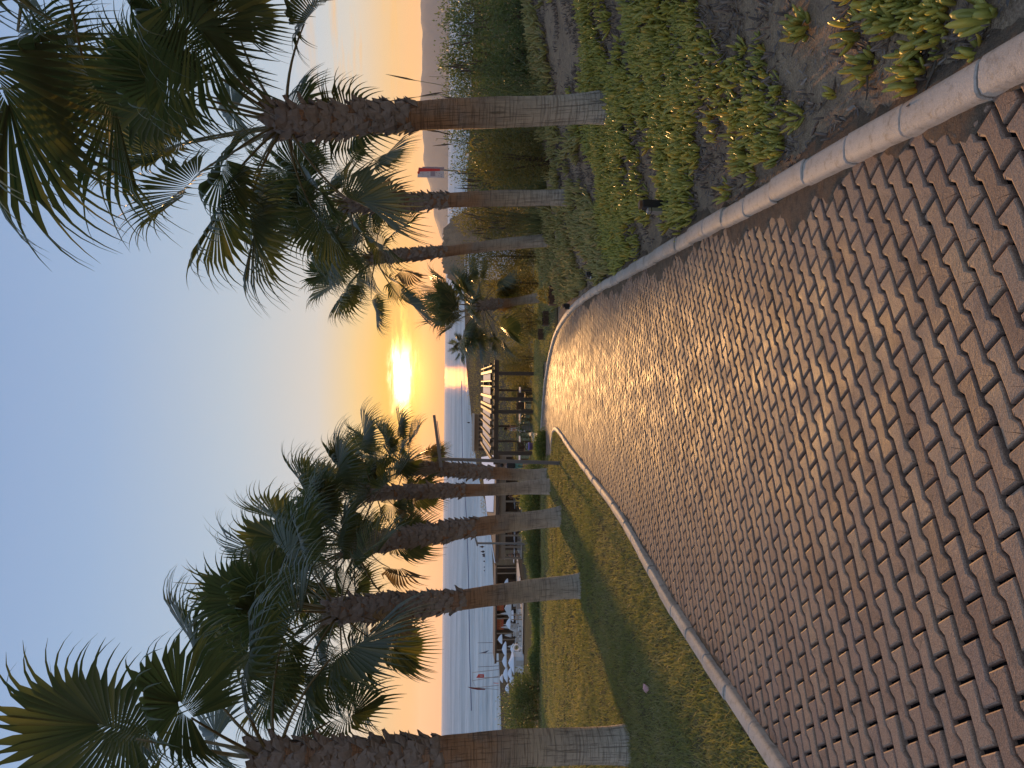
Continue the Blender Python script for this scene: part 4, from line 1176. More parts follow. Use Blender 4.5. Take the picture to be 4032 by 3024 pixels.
def planter(X0, X1, Y0, Y1, label, seed):
    p = ground_hit(X1, (Y0 + Y1) / 2); y = p.y; wd = (Y1 - Y0) / F * y; h = (X1 - X0) / F * y
    root = empty('planter_box', p, label, 'planter', 'brown planter boxes at the bend', rz=.05)
    n = 6
    for k in range(n):
        mb = MB(); mb.bbox((-wd / 2 + wd * (k + .5) / n, -wd * .3, h / 2), (wd / n * .86, .025, h), .004); mb.build('slat', MAT['planter'], root)
    for sx in (-1, 1):
        mb = MB(); mb.bbox((sx * wd / 2, 0, h / 2), (.025, wd * .6, h), .004); mb.build('side_board', MAT['planter'], root)
    mb = MB(); mb.bbox((0, wd * .3, h / 2), (wd, .025, h), .004); mb.build('back_board', MAT['planter'], root)
    mb = MB(); mb.box((0, 0, h * .9), (wd * .96, wd * .56, .02)); mb.build('soil', MAT['joint'], root)
    v, f, t = leaf_cloud([(0, 0, h * 1.15, wd * .42, wd * .28, .28)], 260, .09, seed, up=.8, long=3)
    me = np_mesh('foliage', v, f, MAT['shrub_olive']); vattr(me, 'tint', t); link('foliage', me, root)
planter(2160, 2196, 1131, 1200, 'brown slatted planter box nearest to the right kerb', 601)
planter(2136, 2164, 1228, 1282, 'brown planter box in the middle of the three', 602)
planter(2118, 2142, 1297, 1336, 'brown planter box furthest along under the small palm', 603)

# paved walkway towards the pergola, and the bucket on it
mb = MB(); w0 = [ground_hit(2130, 1762), ground_hit(2131, 1712), ground_hit(2086, 1692), ground_hit(2084, 1712)]
N_ = 10; vs = []; fs = []
for i in range(N_ + 1):
    u_ = i / N_; a = w0[0].lerp(w0[3], u_); b = w0[1].lerp(w0[2], u_)
    for q in range(4):
        c = a.lerp(b, q / 3); vs.append((c.x, c.y, float(gz(c.x, c.y)) + .05))
for i in range(N_):
    for q in range(3): fs.append((i * 4 + q, i * 4 + q + 1, i * 4 + 5 + q, i * 4 + 4 + q))
mb.add(vs, fs); o = mb.build('walkway', MAT['deck'], None); tag(o, kind='structure')
if o.data.polygons[0].normal.z < 0: o.data.flip_normals()
p = ground_hit(2116, 1757); root = empty('bucket', (p.x, p.y, p.z + .05), 'small violet bucket left on the paved walkway', 'bucket')
mb = MB(); mb.lathe([(.13, 0), (.16, .30), (.175, .30), (.175, .33), (.15, .33), (.12, .05)], 14); mb.build('body', MAT['violet'], root, True)
mb = MB(); mb.tube([(.16 * math.cos(a), .03, .30 + .13 * math.sin(a)) for a in np.linspace(0, math.pi, 9)], .006, 4); mb.build('handle', MAT['silver'], root)
# litter on the lawn
p = gh(1402, 1488); mb = MB(); r2 = random.Random(5)
vs = [(.05 * math.cos(a) * r2.uniform(.6, 1.2), .05 * math.sin(a) * r2.uniform(.6, 1.2), .035 + r2.uniform(-.02, .02)) for a in np.linspace(0, 5.6, 9)] + [(0, 0, .065)]
mb.add(vs, [(i, (i + 1) % 9, 9) for i in range(9)]); mb.add([(x, y, z - .004) for x, y, z in vs], [((i + 1) % 9, i, 9) for i in range(9)])
o = mb.build('paper_scrap', MAT['pink'], None, loc=p); tag(o, 'crumpled pink paper scrap lying in the lawn grass', 'litter')

# ------------------------------------------------------------------ pergola
PZ = -1.13; yN, yF = 38.0, 48.0
xL, xR = at(1950, 1806, yN).x, at(1950, 1440, yN).x
root = empty('pergola', (xL, yN, float(gz(xL, yN))), 'dark timber pergola with pale roof sheets below the low sun', 'pergola')
rz = root.location
def W2(p): return Vector(p) - rz
def beam(name, a, b, w_, h_, mat='wood'):
    a, b = W2(a), W2(b); d = b - a; mb = MB()
    if abs(d.z) > max(abs(d.x), abs(d.y)): mb.bbox((a + b) / 2, (w_, w_, d.length), .012)
    else: mb.bbox((a + b) / 2, (d.length if abs(d.x) > abs(d.y) else w_, w_ if abs(d.x) > abs(d.y) else d.length, h_), .012)
    mb.build(name, MAT[mat], root)
posts = [at(1950, Y, yN).x for Y in (1784, 1621, 1571, 1470)]
for x in posts: beam('post', (x, yN, float(gz(x, yN)) - .1), (x, yN, PZ - .12), .19, 0)
postsF = [at(1950, Y, yF).x for Y in (1737, 1678, 1536)]
for x in postsF: beam('post', (x, yF, float(gz(x, yF)) - .1), (x, yF, PZ - .12), .14, 0)
beam('beam', (xL - .3, yN, PZ), (xR + .3, yN, PZ), .14, .24); beam('beam', (xL - .3, yF, PZ), (xR + .3, yF, PZ), .16, .26); beam('beam', (xL - .3, 43, PZ - .03), (xR + .3, 43, PZ - .03), .08, .14)
k = xL; r2 = random.Random(9); gaps = []
while k < xR:
    th = any(abs(k - q) < .3 for q in posts); beam('rafter', (k, yN - .25, PZ + .20), (k, yF + .25, PZ + .20), .16 if th else .075, .15); gaps.append(k); k += r2.choice((.28, .42, .5, .55))
for a, b in zip(gaps[:-1], gaps[1:]):
    if b - a > .3:
        mb = MB(); mb.box(W2(((a + b) / 2, (yN + yF) / 2 + 1.2, PZ + .145)), ((b - a) - .09, (yF - yN) * .72, .012)); mb.build('roof_sheet', MAT['canvas_old'], root)
for (Y0, Y1) in ((1806, 1745), (1735, 1690), (1668, 1630), (1612, 1578)):
    a, b = at(1980, Y0, yF - .5), at(1980, Y1, yF - .5); z = float(gz(a.x, yF)) + .15
    mb = MB(); mb.box(W2(((a.x + b.x) / 2, yF - .5, z + .45)), (abs(b.x - a.x), .02, .85)); mb.build('glass_panel', MAT['glass'], root)
    beam('rail', (a.x, yF - .5, z + .92), (b.x, yF - .5, z + .92), .05, .05)
def table(x, y, z, w_, d_, label, cloth='linen', group='tables under the pergola'):
    rt = empty('table', (x, y, z), label, 'table', group)
    mb = MB(); mb.bbox((0, 0, .735), (w_, d_, .04), .008); mb.build('tabletop', MAT[cloth], rt)
    for sx in (-1, 1):
        for sy in (-1, 1):
            mb = MB(); mb.box((sx * (w_ / 2 - .06), sy * (d_ / 2 - .06), .36), (.05, .05, .72)); mb.build('leg', MAT['wood'], rt)
    return rt
def chair(x, y, z, rz, label, mat='wood', group='chairs under the pergola'):
    rt = empty('chair', (x, y, z), label, 'chair', group, rz)
    mb = MB(); mb.bbox((0, 0, .45), (.45, .45, .04), .006); mb.build('seat', MAT[mat], rt)
    mb = MB(); mb.bbox((0, .21, .70), (.43, .03, .42), .006); mb.build('backrest', MAT[mat], rt)
    for sx in (-1, 1):
        for sy in (-1, 1):
            mb = MB(); mb.box((sx * .2, sy * .2, .22), (.035, .035, .43)); mb.build('leg', MAT[mat], rt)
for (X, Y, y, w_, lab) in ((2020, 1590, 41.5, 1.9, 'long white-topped table between the thick pergola posts'), (1978, 1662, 45, 1.3, 'pale table behind the woman in white'), (1980, 1765, 45, 1.5, 'pale table at the left end of the pergola')):
    p = at(X, Y, y); z = float(gz(p.x, y)); table(p.x, y, z, w_, .8, lab)
for i, (Y, y, a) in enumerate(((1560, 40.6, 3.1), (1600, 40.7, 3.3), (1640, 44.2, 2.8), (1755, 44.2, 3.2), (1775, 44.1, 2.9))):
    p = at(2030, Y, y); chair(p.x, y, float(gz(p.x, y)), a, ('dark chair at the near side of the long table', 'dark chair beside the thick middle post', 'dark chair behind the cycad', 'dark chair by the thin left post', 'dark chair at the left end table')[i])

# ------------------------------------------------------------------ people
def skinned(name, pts, edges, rad, mat, parent, sub=1, root_i=0):
    me = bpy.data.meshes.new(name); me.from_pydata([tuple(p) for p in pts], edges, []); me.materials.append(mat)
    o = link(name, me, parent)
    sk = o.modifiers.new('skin', 'SKIN'); sk.use_smooth_shade = True
    if not me.skin_vertices: bpy.data.meshes  # the layer comes with the modifier
    lay = me.skin_vertices[0].data if me.skin_vertices else None
    if lay:
        for i, r_ in enumerate(rad): lay[i].radius = (r_, r_) if not hasattr(r_, '__len__') else r_
        lay[root_i].use_root = True
    su = o.modifiers.new('sub', 'SUBSURF'); su.levels = sub; su.render_levels = sub
    return o
def person(x, y, z, h, rz, label, top, bottom, stride=.12, backpack=None, arms='down', dress=False, hair='hair', hat=None):
    root = empty('person', (x, y, z), label, 'person', None, rz); k = h / 1.75
    J = {'pel': (0, 0, .95), 'wst': (0, .01, 1.10), 'chs': (0, .0, 1.32), 'nk': (0, .0, 1.48), 'nk2': (0, -.01, 1.55), 'hd': (0, -.02, 1.66), 'hd2': (0, -.015, 1.74),
         'hl': (.09, 0, .90), 'kl': (.10, -stride, .50), 'al': (.10, -stride * .3, .09), 'tl': (.10, -stride * .3 - .14, .03),
         'hr': (-.09, 0, .90), 'kr': (-.10, stride * .5, .50), 'ar': (-.10, stride * 1.6, .10), 'tr': (-.10, stride * 1.6 - .13, .03),
         'sl': (.18, .0, 1.42), 'el': (.25, .05, 1.14), 'wl': (.25, -.04, .90), 'fl': (.25, -.07, .80),
         'sr': (-.18, .0, 1.42), 'er': (-.25, .04, 1.14), 'wr': (-.25, -.06, .90), 'fr': (-.25, -.09, .80)}
    if arms == 'raised':
        J['el'] = (.24, -.16, 1.25); J['wl'] = (.12, -.34, 1.38); J['fl'] = (.09, -.40, 1.43)
    RD = {'pel': .13, 'wst': .12, 'chs': .145, 'nk': .065, 'nk2': .055, 'hd': .088, 'hd2': .075, 'hl': .085, 'kl': .055, 'al': .036, 'tl': .035, 'hr': .085, 'kr': .055, 'ar': .036, 'tr': .035,
          'sl': .06, 'el': .042, 'wl': .03, 'fl': .032, 'sr': .06, 'er': .042, 'wr': .03, 'fr': .032}
    E = [('pel', 'wst'), ('wst', 'chs'), ('chs', 'nk'), ('nk', 'nk2'), ('nk2', 'hd'), ('hd', 'hd2'), ('pel', 'hl'), ('hl', 'kl'), ('kl', 'al'), ('al', 'tl'), ('pel', 'hr'), ('hr', 'kr'), ('kr', 'ar'), ('ar', 'tr'), ('chs', 'sl'), ('sl', 'el'), ('el', 'wl'), ('wl', 'fl'), ('chs', 'sr'), ('sr', 'er'), ('er', 'wr'), ('wr', 'fr')]
    def part(name, keys, grow, mat, rot='pel'):
        idx = {q: i for i, q in enumerate(keys)}
        ed = [(idx[a], idx[b]) for a, b in E if a in idx and b in idx]
        skinned(name, [Vector(J[q]) * k for q in keys], ed, [(RD[q] + grow) * k for q in keys], mat, root, 1, idx.get(rot, 0))
    part('body', list(J), 0, MAT['skin'])
    part('shirt', ['wst', 'chs', 'sl', 'sr'], .018, MAT[top], 'chs')
    if dress: 
        mb = MB(); mb.lathe([(.27 * k, .45 * k), (.2 * k, .8 * k), (.155 * k, 1.08 * k), (.15 * k, 1.2 * k)], 14, (0, 0, 0), .7); mb.build('skirt', MAT[bottom], root, True)
    else: part('shorts', ['pel', 'hl', 'hr', 'kl', 'kr'], .022, MAT[bottom])
    mb = MB(); mb.lathe([(.03 * k, 1.60 * k), (.098 * k, 1.63 * k), (.108 * k, 1.70 * k), (.09 * k, 1.77 * k), (.04 * k, 1.80 * k)], 10, (0, .022 * k, 0), 1.0); mb.build('hair', MAT[hair], root, True)
    if backpack:
        mb = MB(); mb.bbox((0, .20 * k, 1.22 * k), (.30 * k, .17 * k, .46 * k), .04); mb.build('backpack', MAT[backpack], root)
    return root
p = at(2093, 1832, 40); person(p.x, 40, float(gz(p.x, 40)), 1.70, math.pi, 'person with dark backpack and teal patterned shorts walking down to the beach', 'canvas_old', 'teal', .12, 'black')
p = at(2040, 1688, 43); person(p.x, 43, float(gz(p.x, 43)), 1.62, 2.2, 'person in loose white top standing under the pergola', 'linen', 'linen', .03, None, 'raised', True)

# ------------------------------------------------------------------ the beach: bar, umbrellas, flags
YB = 90.0
def zhit(X, Y, z):
    d = ray(X, Y); k = (z - CAM.z) / d.z; return CAM + d * k
ZR = at(1952, 2000, YB).z
A_, B_ = at(1952, 1790, YB), at(1953, 2215, YB); A_.z = B_.z = ZR
C_, D_, E_ = zhit(1894, 1800, ZR), zhit(1916, 2016, ZR), zhit(1927, 2075, ZR)
root = empty('beach_building', (A_.x, YB, float(gz(A_.x, YB))), 'long low beach restaurant with white roof and dark eaves behind the hedge', 'building')
o0 = root.location
def loc(p): return Vector(p) - o0
def slab(name, pts, t, mat):
    mb = MB(); n = len(pts); mb.add([loc(p) for p in pts] + [loc(p) - Vector((0, 0, t)) for p in pts], [tuple(range(n)), tuple(range(2 * n - 1, n - 1, -1))] + [(i, n + i, n + (i + 1) % n, (i + 1) % n) for i in range(n)])
    o = mb.build(name, mat, root); 
    return o
slab('roof', [A_, C_, D_, E_, B_], .42, MAT['roofdark'])
up_ = Vector((0, 0, .03)); G_ = A_.lerp(B_, .43) 
F1, F2, F3, F4 = A_.lerp(C_, .03), C_.lerp(A_, .03), D_.lerp(G_, .04), zhit(1943, 2016, ZR)
slab('roof_membrane', [F1 + up_, F2 + up_, F3 + up_, F4 + up_], .02, MAT['white'])
mb = MB(); mb.tube([loc(E_ + up_), loc(B_ + up_)], .09, 4); mb.tube([loc(D_ + up_), loc(E_ + up_)], .09, 4); mb.build('roof_edge', MAT['white'], root)
zf = float(gz(-15, YB)) + .1; zt = ZR - .42
xa, xb = B_.x + .4, A_.x - .2
def wallbox(name, x0, x1, y, z0, z1, t, mat):
    mb = MB(); mb.box(loc(((x0 + x1) / 2, y, (z0 + z1) / 2)), (x1 - x0, t, z1 - z0)); return mb.build(name, mat, root)
wallbox('header', xa, xb, YB + .5, zt - .75, zt - .004, .2, MAT['wall'])
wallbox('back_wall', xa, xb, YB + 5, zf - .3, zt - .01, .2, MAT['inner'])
nb_ = 9
for k in range(nb_ + 1):
    x = xa + (xb - xa) * k / nb_; wallbox('pillar', x - .10, x + .10, YB + .47, zf - .3, zt - .01, .26, MAT['wall'])
for k in range(nb_):
    x = xa + (xb - xa) * (k + .5) / nb_
    wallbox('lintel', x - .9, x + .9, YB + .5, zt - .83, zt - .752, .12, MAT['tan'])
wallbox('floor', xa, xb, YB + 2.6, zf - .4, zf, 5.0, MAT['deck'])
G5 = 'restaurant tables behind the hedge'
for i, (Y, y, lab) in enumerate(((2080, 91.5, 'touching the middle lawn palm'), (2092, 90.9, 'in the row beside the middle lawn palm'), (2110, 92, 'halfway from the middle palm to the short lamp post'), (2126, 91.2, 'just right of the short lamp post'), (1985, 91.5, 'midway between two lawn palms'), (1942, 91, 'next to the second lamp-side palm'), (1968, 92.2, 'set back between two lawn palms'), (2176, 91.3, 'just left of the short lamp post'), (2198, 91.8, 'at the left end of the restaurant'))):
    p = at(2015, Y, y); table(p.x, y, zf, 1.1, .8, 'white restaurant table ' + lab, 'linen', G5)
for i, (Y, y, c1, lab) in enumerate(((2102, 92.2, 'black', 'seated-height figure in dark shirt by the restaurant tables'), (2150, 91.5, 'linen', 'figure in white beside the short lamp post'), (1955, 91.8, 'black', 'dark figure between two lawn palms inside the restaurant'), (2186, 91.2, 'teal', 'figure in green by the end of the restaurant'))):
    p = at(2010, Y, y); person(p.x, y, zf, 1.65, 1.0 + i, 'person, ' + lab, c1, 'wood', .05)

# bar with a long flat canopy to the left of the restaurant
YC = 106.0
bl, br_ = at(1950, 2606, YC), at(1950, 2232, YC); zc = at(1949, 2420, YC).z; gzb = float(gz(bl.x, YC))
root = empty('beach_bar', (br_.x, YC, gzb), 'long brown beach bar under a flat canopy with orange boards', 'building'); o0 = root.location
mb = MB(); mb.bbox(loc(((bl.x + br_.x) / 2, YC + 1.5, zc - .12)), (br_.x - bl.x, 4.4, .24), .02); mb.build('canopy', MAT['roofdark'], root)
mb = MB(); mb.box(loc(((bl.x + br_.x) / 2, YC - .72, zc + .03)), (br_.x - bl.x, .08, .10)); mb.build('canopy_edge', MAT['tan'], root)
for Y in (2236, 2258, 2340, 2420, 2436, 2495, 2520, 2560, 2604):
    x = at(1950, Y, YC - .6).x; mb = MB(); mb.box(loc((x, YC - .55, (zc + gzb) / 2 - .13)), (.13, .13, zc - gzb - .24)); mb.build('post', MAT['tan'], root)
wallbox('back_wall', at(1950, 2606, YC).x, at(1950, 2480, YC).x, YC + 3.4, gzb - .2, zc - .245, .2, MAT['roofdark'])
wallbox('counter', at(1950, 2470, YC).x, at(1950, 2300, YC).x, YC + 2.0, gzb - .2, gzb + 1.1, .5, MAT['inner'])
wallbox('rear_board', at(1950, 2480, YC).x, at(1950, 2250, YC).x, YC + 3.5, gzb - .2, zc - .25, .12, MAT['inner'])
for (Y0, Y1) in ((2367, 2406), (2437, 2482)):
    a, b = at(1975, Y0, YC - .2).x, at(1975, Y1, YC - .2).x
    bd = wallbox('orange_board', b, a, YC + .1, zc - 1.25, zc - .28, .06, MAT['orange'])
    mbs = MB(); r2 = random.Random(int(Y0))
    for k in range(5):
        x = b + (a - b) * (k + .5) / 5; pts = [loc((x - .10, YC + .06, zc - .95)), loc((x + .04, YC + .06, zc - .6)), loc((x + .10, YC + .06, zc - .9)), loc((x + .14, YC + .06, zc - .5))]; mbs.tube(pts, .022, 4)
    mbs.build('scribble', MAT['yellow'], root)
# slanted grey shade roof and low tan walls of the terrace
p = at(2052, 2395, 84); z = float(gz(p.x, 84)); root = empty('shade_tent', (p.x, 84, z), 'grey peaked shade roof over the beach terrace', 'tent')
mb = MB(); mb.add([(-1.1, -.9, 1.5), (1.1, -.9, 1.5), (1.1, .9, 1.5), (-1.1, .9, 1.5), (0, 0, 2.15), (-1.1, -.9, 1.42), (1.1, -.9, 1.42), (1.1, .9, 1.42), (-1.1, .9, 1.42)], [(0, 1, 4), (1, 2, 4), (2, 3, 4), (3, 0, 4), (0, 5, 6, 1), (1, 6, 7, 2), (2, 7, 8, 3), (3, 8, 5, 0), (8, 7, 6, 5)]); mb.build('roof', MAT['canvas_old'], root)
for sx in (-1, 1):
    for sy in (-1, 1): mb = MB(); mb.box((sx * 1.02, sy * .82, .71), (.08, .08, 1.42)); mb.build('post', MAT['tan'], root)
a, b = at(2050, 2640, 88), at(2050, 2300, 88); mb = MB(); vs = []; fs = []
for i in range(9):
    x = a.x + (b.x - a.x) * i / 8
    for q, y in enumerate((80, 86, 93, 100, 104)): vs.append((x, y, max(float(gz(x, y)), float(gz(x, y))) + .10))
for i in range(8):
    for q in range(4): fs.append((i * 5 + q, i * 5 + 5 + q, i * 5 + 6 + q, i * 5 + 1 + q))
mb.add(vs, fs); o = mb.build('terrace', MAT['deck']); tag(o, kind='structure')

GU, GV = 'open white beach umbrellas', 'closed beach umbrellas on the terrace'
def umbrella_open(X, Y, wpx, y, label, tilt=0.0, Xrim=None):
    p = at(X, Y, y); z = float(gz(p.x, y)); r_ = wpx / 2 / F * y; h = p.z - z; drop = ((Xrim or X + 12) - X) / F * y
    root = empty('beach_umbrella', (p.x, y, z), label, 'umbrella', GU)
    mb = MB(); n = 8; vs = [(0, 0, h)]
    for q, (rr_, zz) in enumerate(((.5, .35), (1, 1.0))):
        for k in range(n):
            a = 2 * math.pi * (k + .5) / n; sc = 1 if k % 2 or q == 0 else .97
            vs.append((rr_ * r_ * math.cos(a) * sc, rr_ * r_ * math.sin(a) * sc, h - drop * zz + tilt * rr_ * r_ * math.cos(a)))
    fs = [(0, 1 + k, 1 + (k + 1) % n) for k in range(n)] + [(1 + k, 9 + k, 9 + (k + 1) % n, 1 + (k + 1) % n) for k in range(n)]
    for k in range(n): vs.append((vs[9 + k][0], vs[9 + k][1], vs[9 + k][2] - .10))
    fs += [(9 + k, 17 + k, 17 + (k + 1) % n, 9 + (k + 1) % n) for k in range(n)]
    mb.add(vs, fs); mb.build('canopy', MAT['canvas'], root)
    mb = MB(); mb.tube([(0, 0, -.1), (0, 0, h - .02)], .03, 6); mb.build('pole', MAT['tan'], root)
for X, Y, wpx, y, lab, Xr in ((1991, 2395, 62, 100, 'broad white umbrella beside the leaning palm', 2003), (1992, 2456, 44, 99, 'white umbrella below the right orange board', 2006), (1966, 2264, 56, 112, 'white umbrella seen under the canopy left of the restaurant', 1984),
        (1960, 2517, 38, 101, 'tilted white umbrella at the brown bar wall', 1974), (1976, 2556, 58, 99, 'white umbrella in front of the brown bar wall', 1990), (1977, 2604, 56, 100, 'white umbrella at the left end of the bar', 1991), (1980, 2656, 60, 101, 'white umbrella just under the red flag', 1995),
        (2001, 2610, 54, 92, 'nearer white umbrella above the white kiosk', 2016), (1967, 2672, 32, 122, 'small far white umbrella behind the red flag pole', 1977), (2004, 2682, 38, 92, 'white umbrella half hidden by the tall hedge shrub', 2019), (2006, 2425, 46, 90, 'low white umbrella by the grey peaked shade roof', 2018), (2009, 2556, 44, 89, 'low white umbrella next to the white round planter', 2021), (1988, 2712, 40, 110, 'outermost white umbrella before the open water', 2000), (1984, 2300, 44, 104, 'white umbrella close to the leaning palm on its lamp side', 1997), (1998, 2652, 48, 94, 'white umbrella above the tall hedge shrub', 2011)):
    umbrella_open(X, Y, wpx, y, lab, 0.0, Xr)
def umbrella_closed(X0, X1, Y, y, label, lean=0.0):
    p = at(X0, Y, y); z = float(gz(p.x, y)); h = p.z - z; c0 = (X1 - X0) / F * y
    root = empty('closed_umbrella', (p.x, y, z), label, 'umbrella', GV); root.rotation_euler = (0, lean, 0)
    mb = MB(); mb.lathe([(.23, h - c0), (.25, h - c0 * .85), (.17, h - c0 * .5), (.10, h - c0 * .2), (.02, h)], 10); mb.build('canopy', MAT['canvas_old'], root)
    mb = MB(); mb.tube([(0, 0, -.1), (0, 0, h - c0 * .9)], .03, 6); mb.build('pole', MAT['tan'], root)
for X0, X1, Y, y, lab, ln in ((1971, 2018, 2416, 100, 'closed umbrella between the two orange boards', 0), (1972, 2022, 2470, 99, 'closed umbrella before the left orange board', 0), (1982, 2022, 2460, 101, 'closed umbrella right beside another by the left orange board', 0),
        (2004, 2040, 2488, 92, 'slanting closed umbrella at the terrace edge', .25), (1986, 2014, 2506, 100, 'closed umbrella under the tilted white one', .1), (1998, 2030, 2546, 95, 'closed umbrella near the white round planter', 0), (2007, 2038, 2608, 93, 'closed umbrella below the nearer open one', .12)):
    umbrella_closed(X0, X1, Y, y, lab, ln)
# kiosk, round planter
p = at(2088, 2606, 80); z = float(gz(p.x, 80)); root = empty('kiosk', (p.x, 80, z), 'small white kiosk with a peaked white roof by the hedge', 'kiosk')
mb = MB(); mb.add([(-1.0, -.9, 1.15), (1.0, -.9, 1.15), (1.0, .9, 1.15), (-1.0, .9, 1.15), (0, 0, 1.55), (-1, -.9, 1.05), (1, -.9, 1.05), (1, .9, 1.05), (-1, .9, 1.05)], [(0, 1, 4), (1, 2, 4), (2, 3, 4), (3, 0, 4), (0, 5, 6, 1), (1, 6, 7, 2), (2, 7, 8, 3), (3, 8, 5, 0), (8, 7, 6, 5)]); mb.build('roof', MAT['canvas'], root)
mb = MB(); mb.bbox((0, 0, .52), (1.7, 1.5, 1.05), .02); mb.build('wall', MAT['white'], root)
mb = MB(); mb.bbox((.15, -.76, .45), (.6, .03, .8), .01); mb.build('door', MAT['canvas_old'], root)
p = at(2066, 2549, 82); z = float(gz(p.x, 82)); root = empty('round_planter', (p.x, 82, z), 'white ring-shaped planter with a green plant on the terrace', 'planter')
mb = MB(); mb.tube([(.34 * math.cos(a), 0, .75 + .34 * math.sin(a)) for a in np.linspace(0, 2 * math.pi, 17)], .09, 6); mb.build('ring', MAT['white'], root, True)
mb = MB(); mb.lathe([(.3, -.1), (.22, .1), (.16, .35), (.2, .36)], 10); mb.build('foot', MAT['white'], root)
v, f, t = leaf_cloud([(0, .25, .8, .3, .3, .35)], 200, .12, 77, up=.6); me = np_mesh('foliage', v, f, MAT['shrub']); vattr(me, 'tint', t); link('foliage', me, root)
# sunbeds and small tables cluttering the terrace
GS = 'sunbeds and loungers on the beach terrace'
def sunbed_parts():
    f_ = MB(); f_.bbox((0, 0, .30), (.62, 1.25, .05), .01); f_.box((0, .62, .52), (.62, .06, .5), 0, -.5)
    l = MB(); [l.box((sx * .27, sy * .5, .14), (.05, .05, .28)) for sx in (-1, 1) for sy in (-1, 1)]
    return f_.mesh('cushion', MAT['canvas_old']), MB().box((-.27, .5, .14), (.05, .05, .28)).mesh('leg', MAT['wood'])
cu, lg = sunbed_parts()
r2 = random.Random(41); n_ = 0
for row, y in enumerate((86, 95)):
    for k in range(8):
        Y = 2290 + k * 46 + r2.uniform(-14, 14) + row * 9; p = at(2010, Y, y); z = float(gz(p.x, y)) + .10
        rt = empty('sunbed', (p.x, y + r2.uniform(-.6, .6), z), 'grey-white sunbed in a cluttered row among the beach umbrellas', 'sunbed', GS, r2.uniform(-.4, .4) + 3.14)
        link('cushion', cu, rt)
        for q in ((0, 0, 0), (.54, 0, 0), (0, -1.0, 0), (.54, -1.0, 0)): link('leg', lg, rt, q)

# masts, flags, poles at the water's edge
YM = 152.0
def gnd(p, y): return Vector((p.x, y, float(gz(p.x, y))))
def pole(name, Xt, Yt, Yb, r_, label, cat, y=YM, mat='post', group=None):
    t = at(Xt, Yt, y); b = gnd(at(1960, Yb, y), y); root = empty(name, b, label, cat, group)
    mb = MB(); mb.tube([(0, 0, -.2), t - b], [r_, r_ * .7], 6); mb.build('pole', MAT[mat], root); return root, b
root, b = pole('rope_frame', 1860, 2648, 2636, .06, 'three tall leaning steel posts joined by a thin rope', 'frame')
tops = [at(1860, 2648, YM) - b]
for Xt, Yt, Yb in ((1860, 2680, 2662), (1874, 2708, 2698)):
    t, q = at(Xt, Yt, YM) - b, gnd(at(1960, Yb, YM), YM) - b; mb = MB(); mb.tube([q - Vector((0, 0, .2)), t], [.06, .045], 6); mb.build('pole', MAT['post'], root); tops.append(t)
mb = MB(); mb.tube(tops, .025, 4); mb.build('rope', MAT['post'], root)
def flag(root, b, pts, mat, name='flag', th=.02):
    q = [at(X, Y, YM) - b for X, Y in pts]; n = len(q); mb = MB()
    mb.add([p + Vector((0, -th - .06 * math.sin(i * 1.7), 0)) for i, p in enumerate(q)] + [p + Vector((0, th - .06 * math.sin(i * 1.7), 0)) for i, p in enumerate(q)], [tuple(range(n)), tuple(range(2 * n - 1, n - 1, -1))] + [(i, n + i, n + (i + 1) % n, (i + 1) % n) for i in range(n)])
    mb.build(name, MAT[mat], root)
root, b = pole('flag', 1874, 2669, 2667, .05, 'red flag with a pale mark flying from a mast by the water', 'flag'); flag(root, b, [(1876, 2668), (1906, 2667), (1906, 2655), (1884, 2655)], 'red')
flag(root, b, [(1889, 2662.5), (1901, 2662.5), (1901, 2660), (1889, 2660)], 'sign', 'mark', .05)
root, b = pole('feather_banner', 1841, 2705, 2716, .045, 'tall dark red feather banner bending in the wind', 'banner'); flag(root, b, [(1841, 2705), (1848, 2705), (1880, 2709), (1911, 2713), (1911, 2716), (1880, 2716), (1856, 2712)], 'darkred')
root, b = pole('feather_banner', 1885, 2572, 2571, .045, 'slate blue pointed banner on a thin mast', 'banner'); flag(root, b, [(1885, 2572), (1900, 2568), (1926, 2560), (1912, 2572)], 'bluegrey')
root, b = pole('feather_banner', 1942, 2688, 2690, .04, 'small pale pink banner low beside the red flag', 'banner'); flag(root, b, [(1943, 2687), (1965, 2689), (1965, 2693), (1943, 2692)], 'pink')
pole('thin_pole', 1881, 2531, 2530, .05, 'thin dark pole standing alone right of the blue banner', 'pole', mat='black'); pole('thin_pole', 1881, 2626, 2622, .05, 'thin dark pole just right of the rope frame', 'pole', mat='black')
p = at(1912, 2101, 118); b = gnd(p, 118); root = empty('sign_board', b, 'small pink board rising behind the restaurant roof', 'sign')
t = at(1893, 2101, 118).z - b.z; mb = MB(); mb.bbox((0, 0, t - .4), (.55, .05, .8), .01); mb.build('board', MAT['pink'], root); mb = MB(); mb.box((0, .06, t / 2 - .2), (.08, .06, t - .2)); mb.build('post', MAT['tan'], root)
GP = 'dark closed parasols along the waterline'
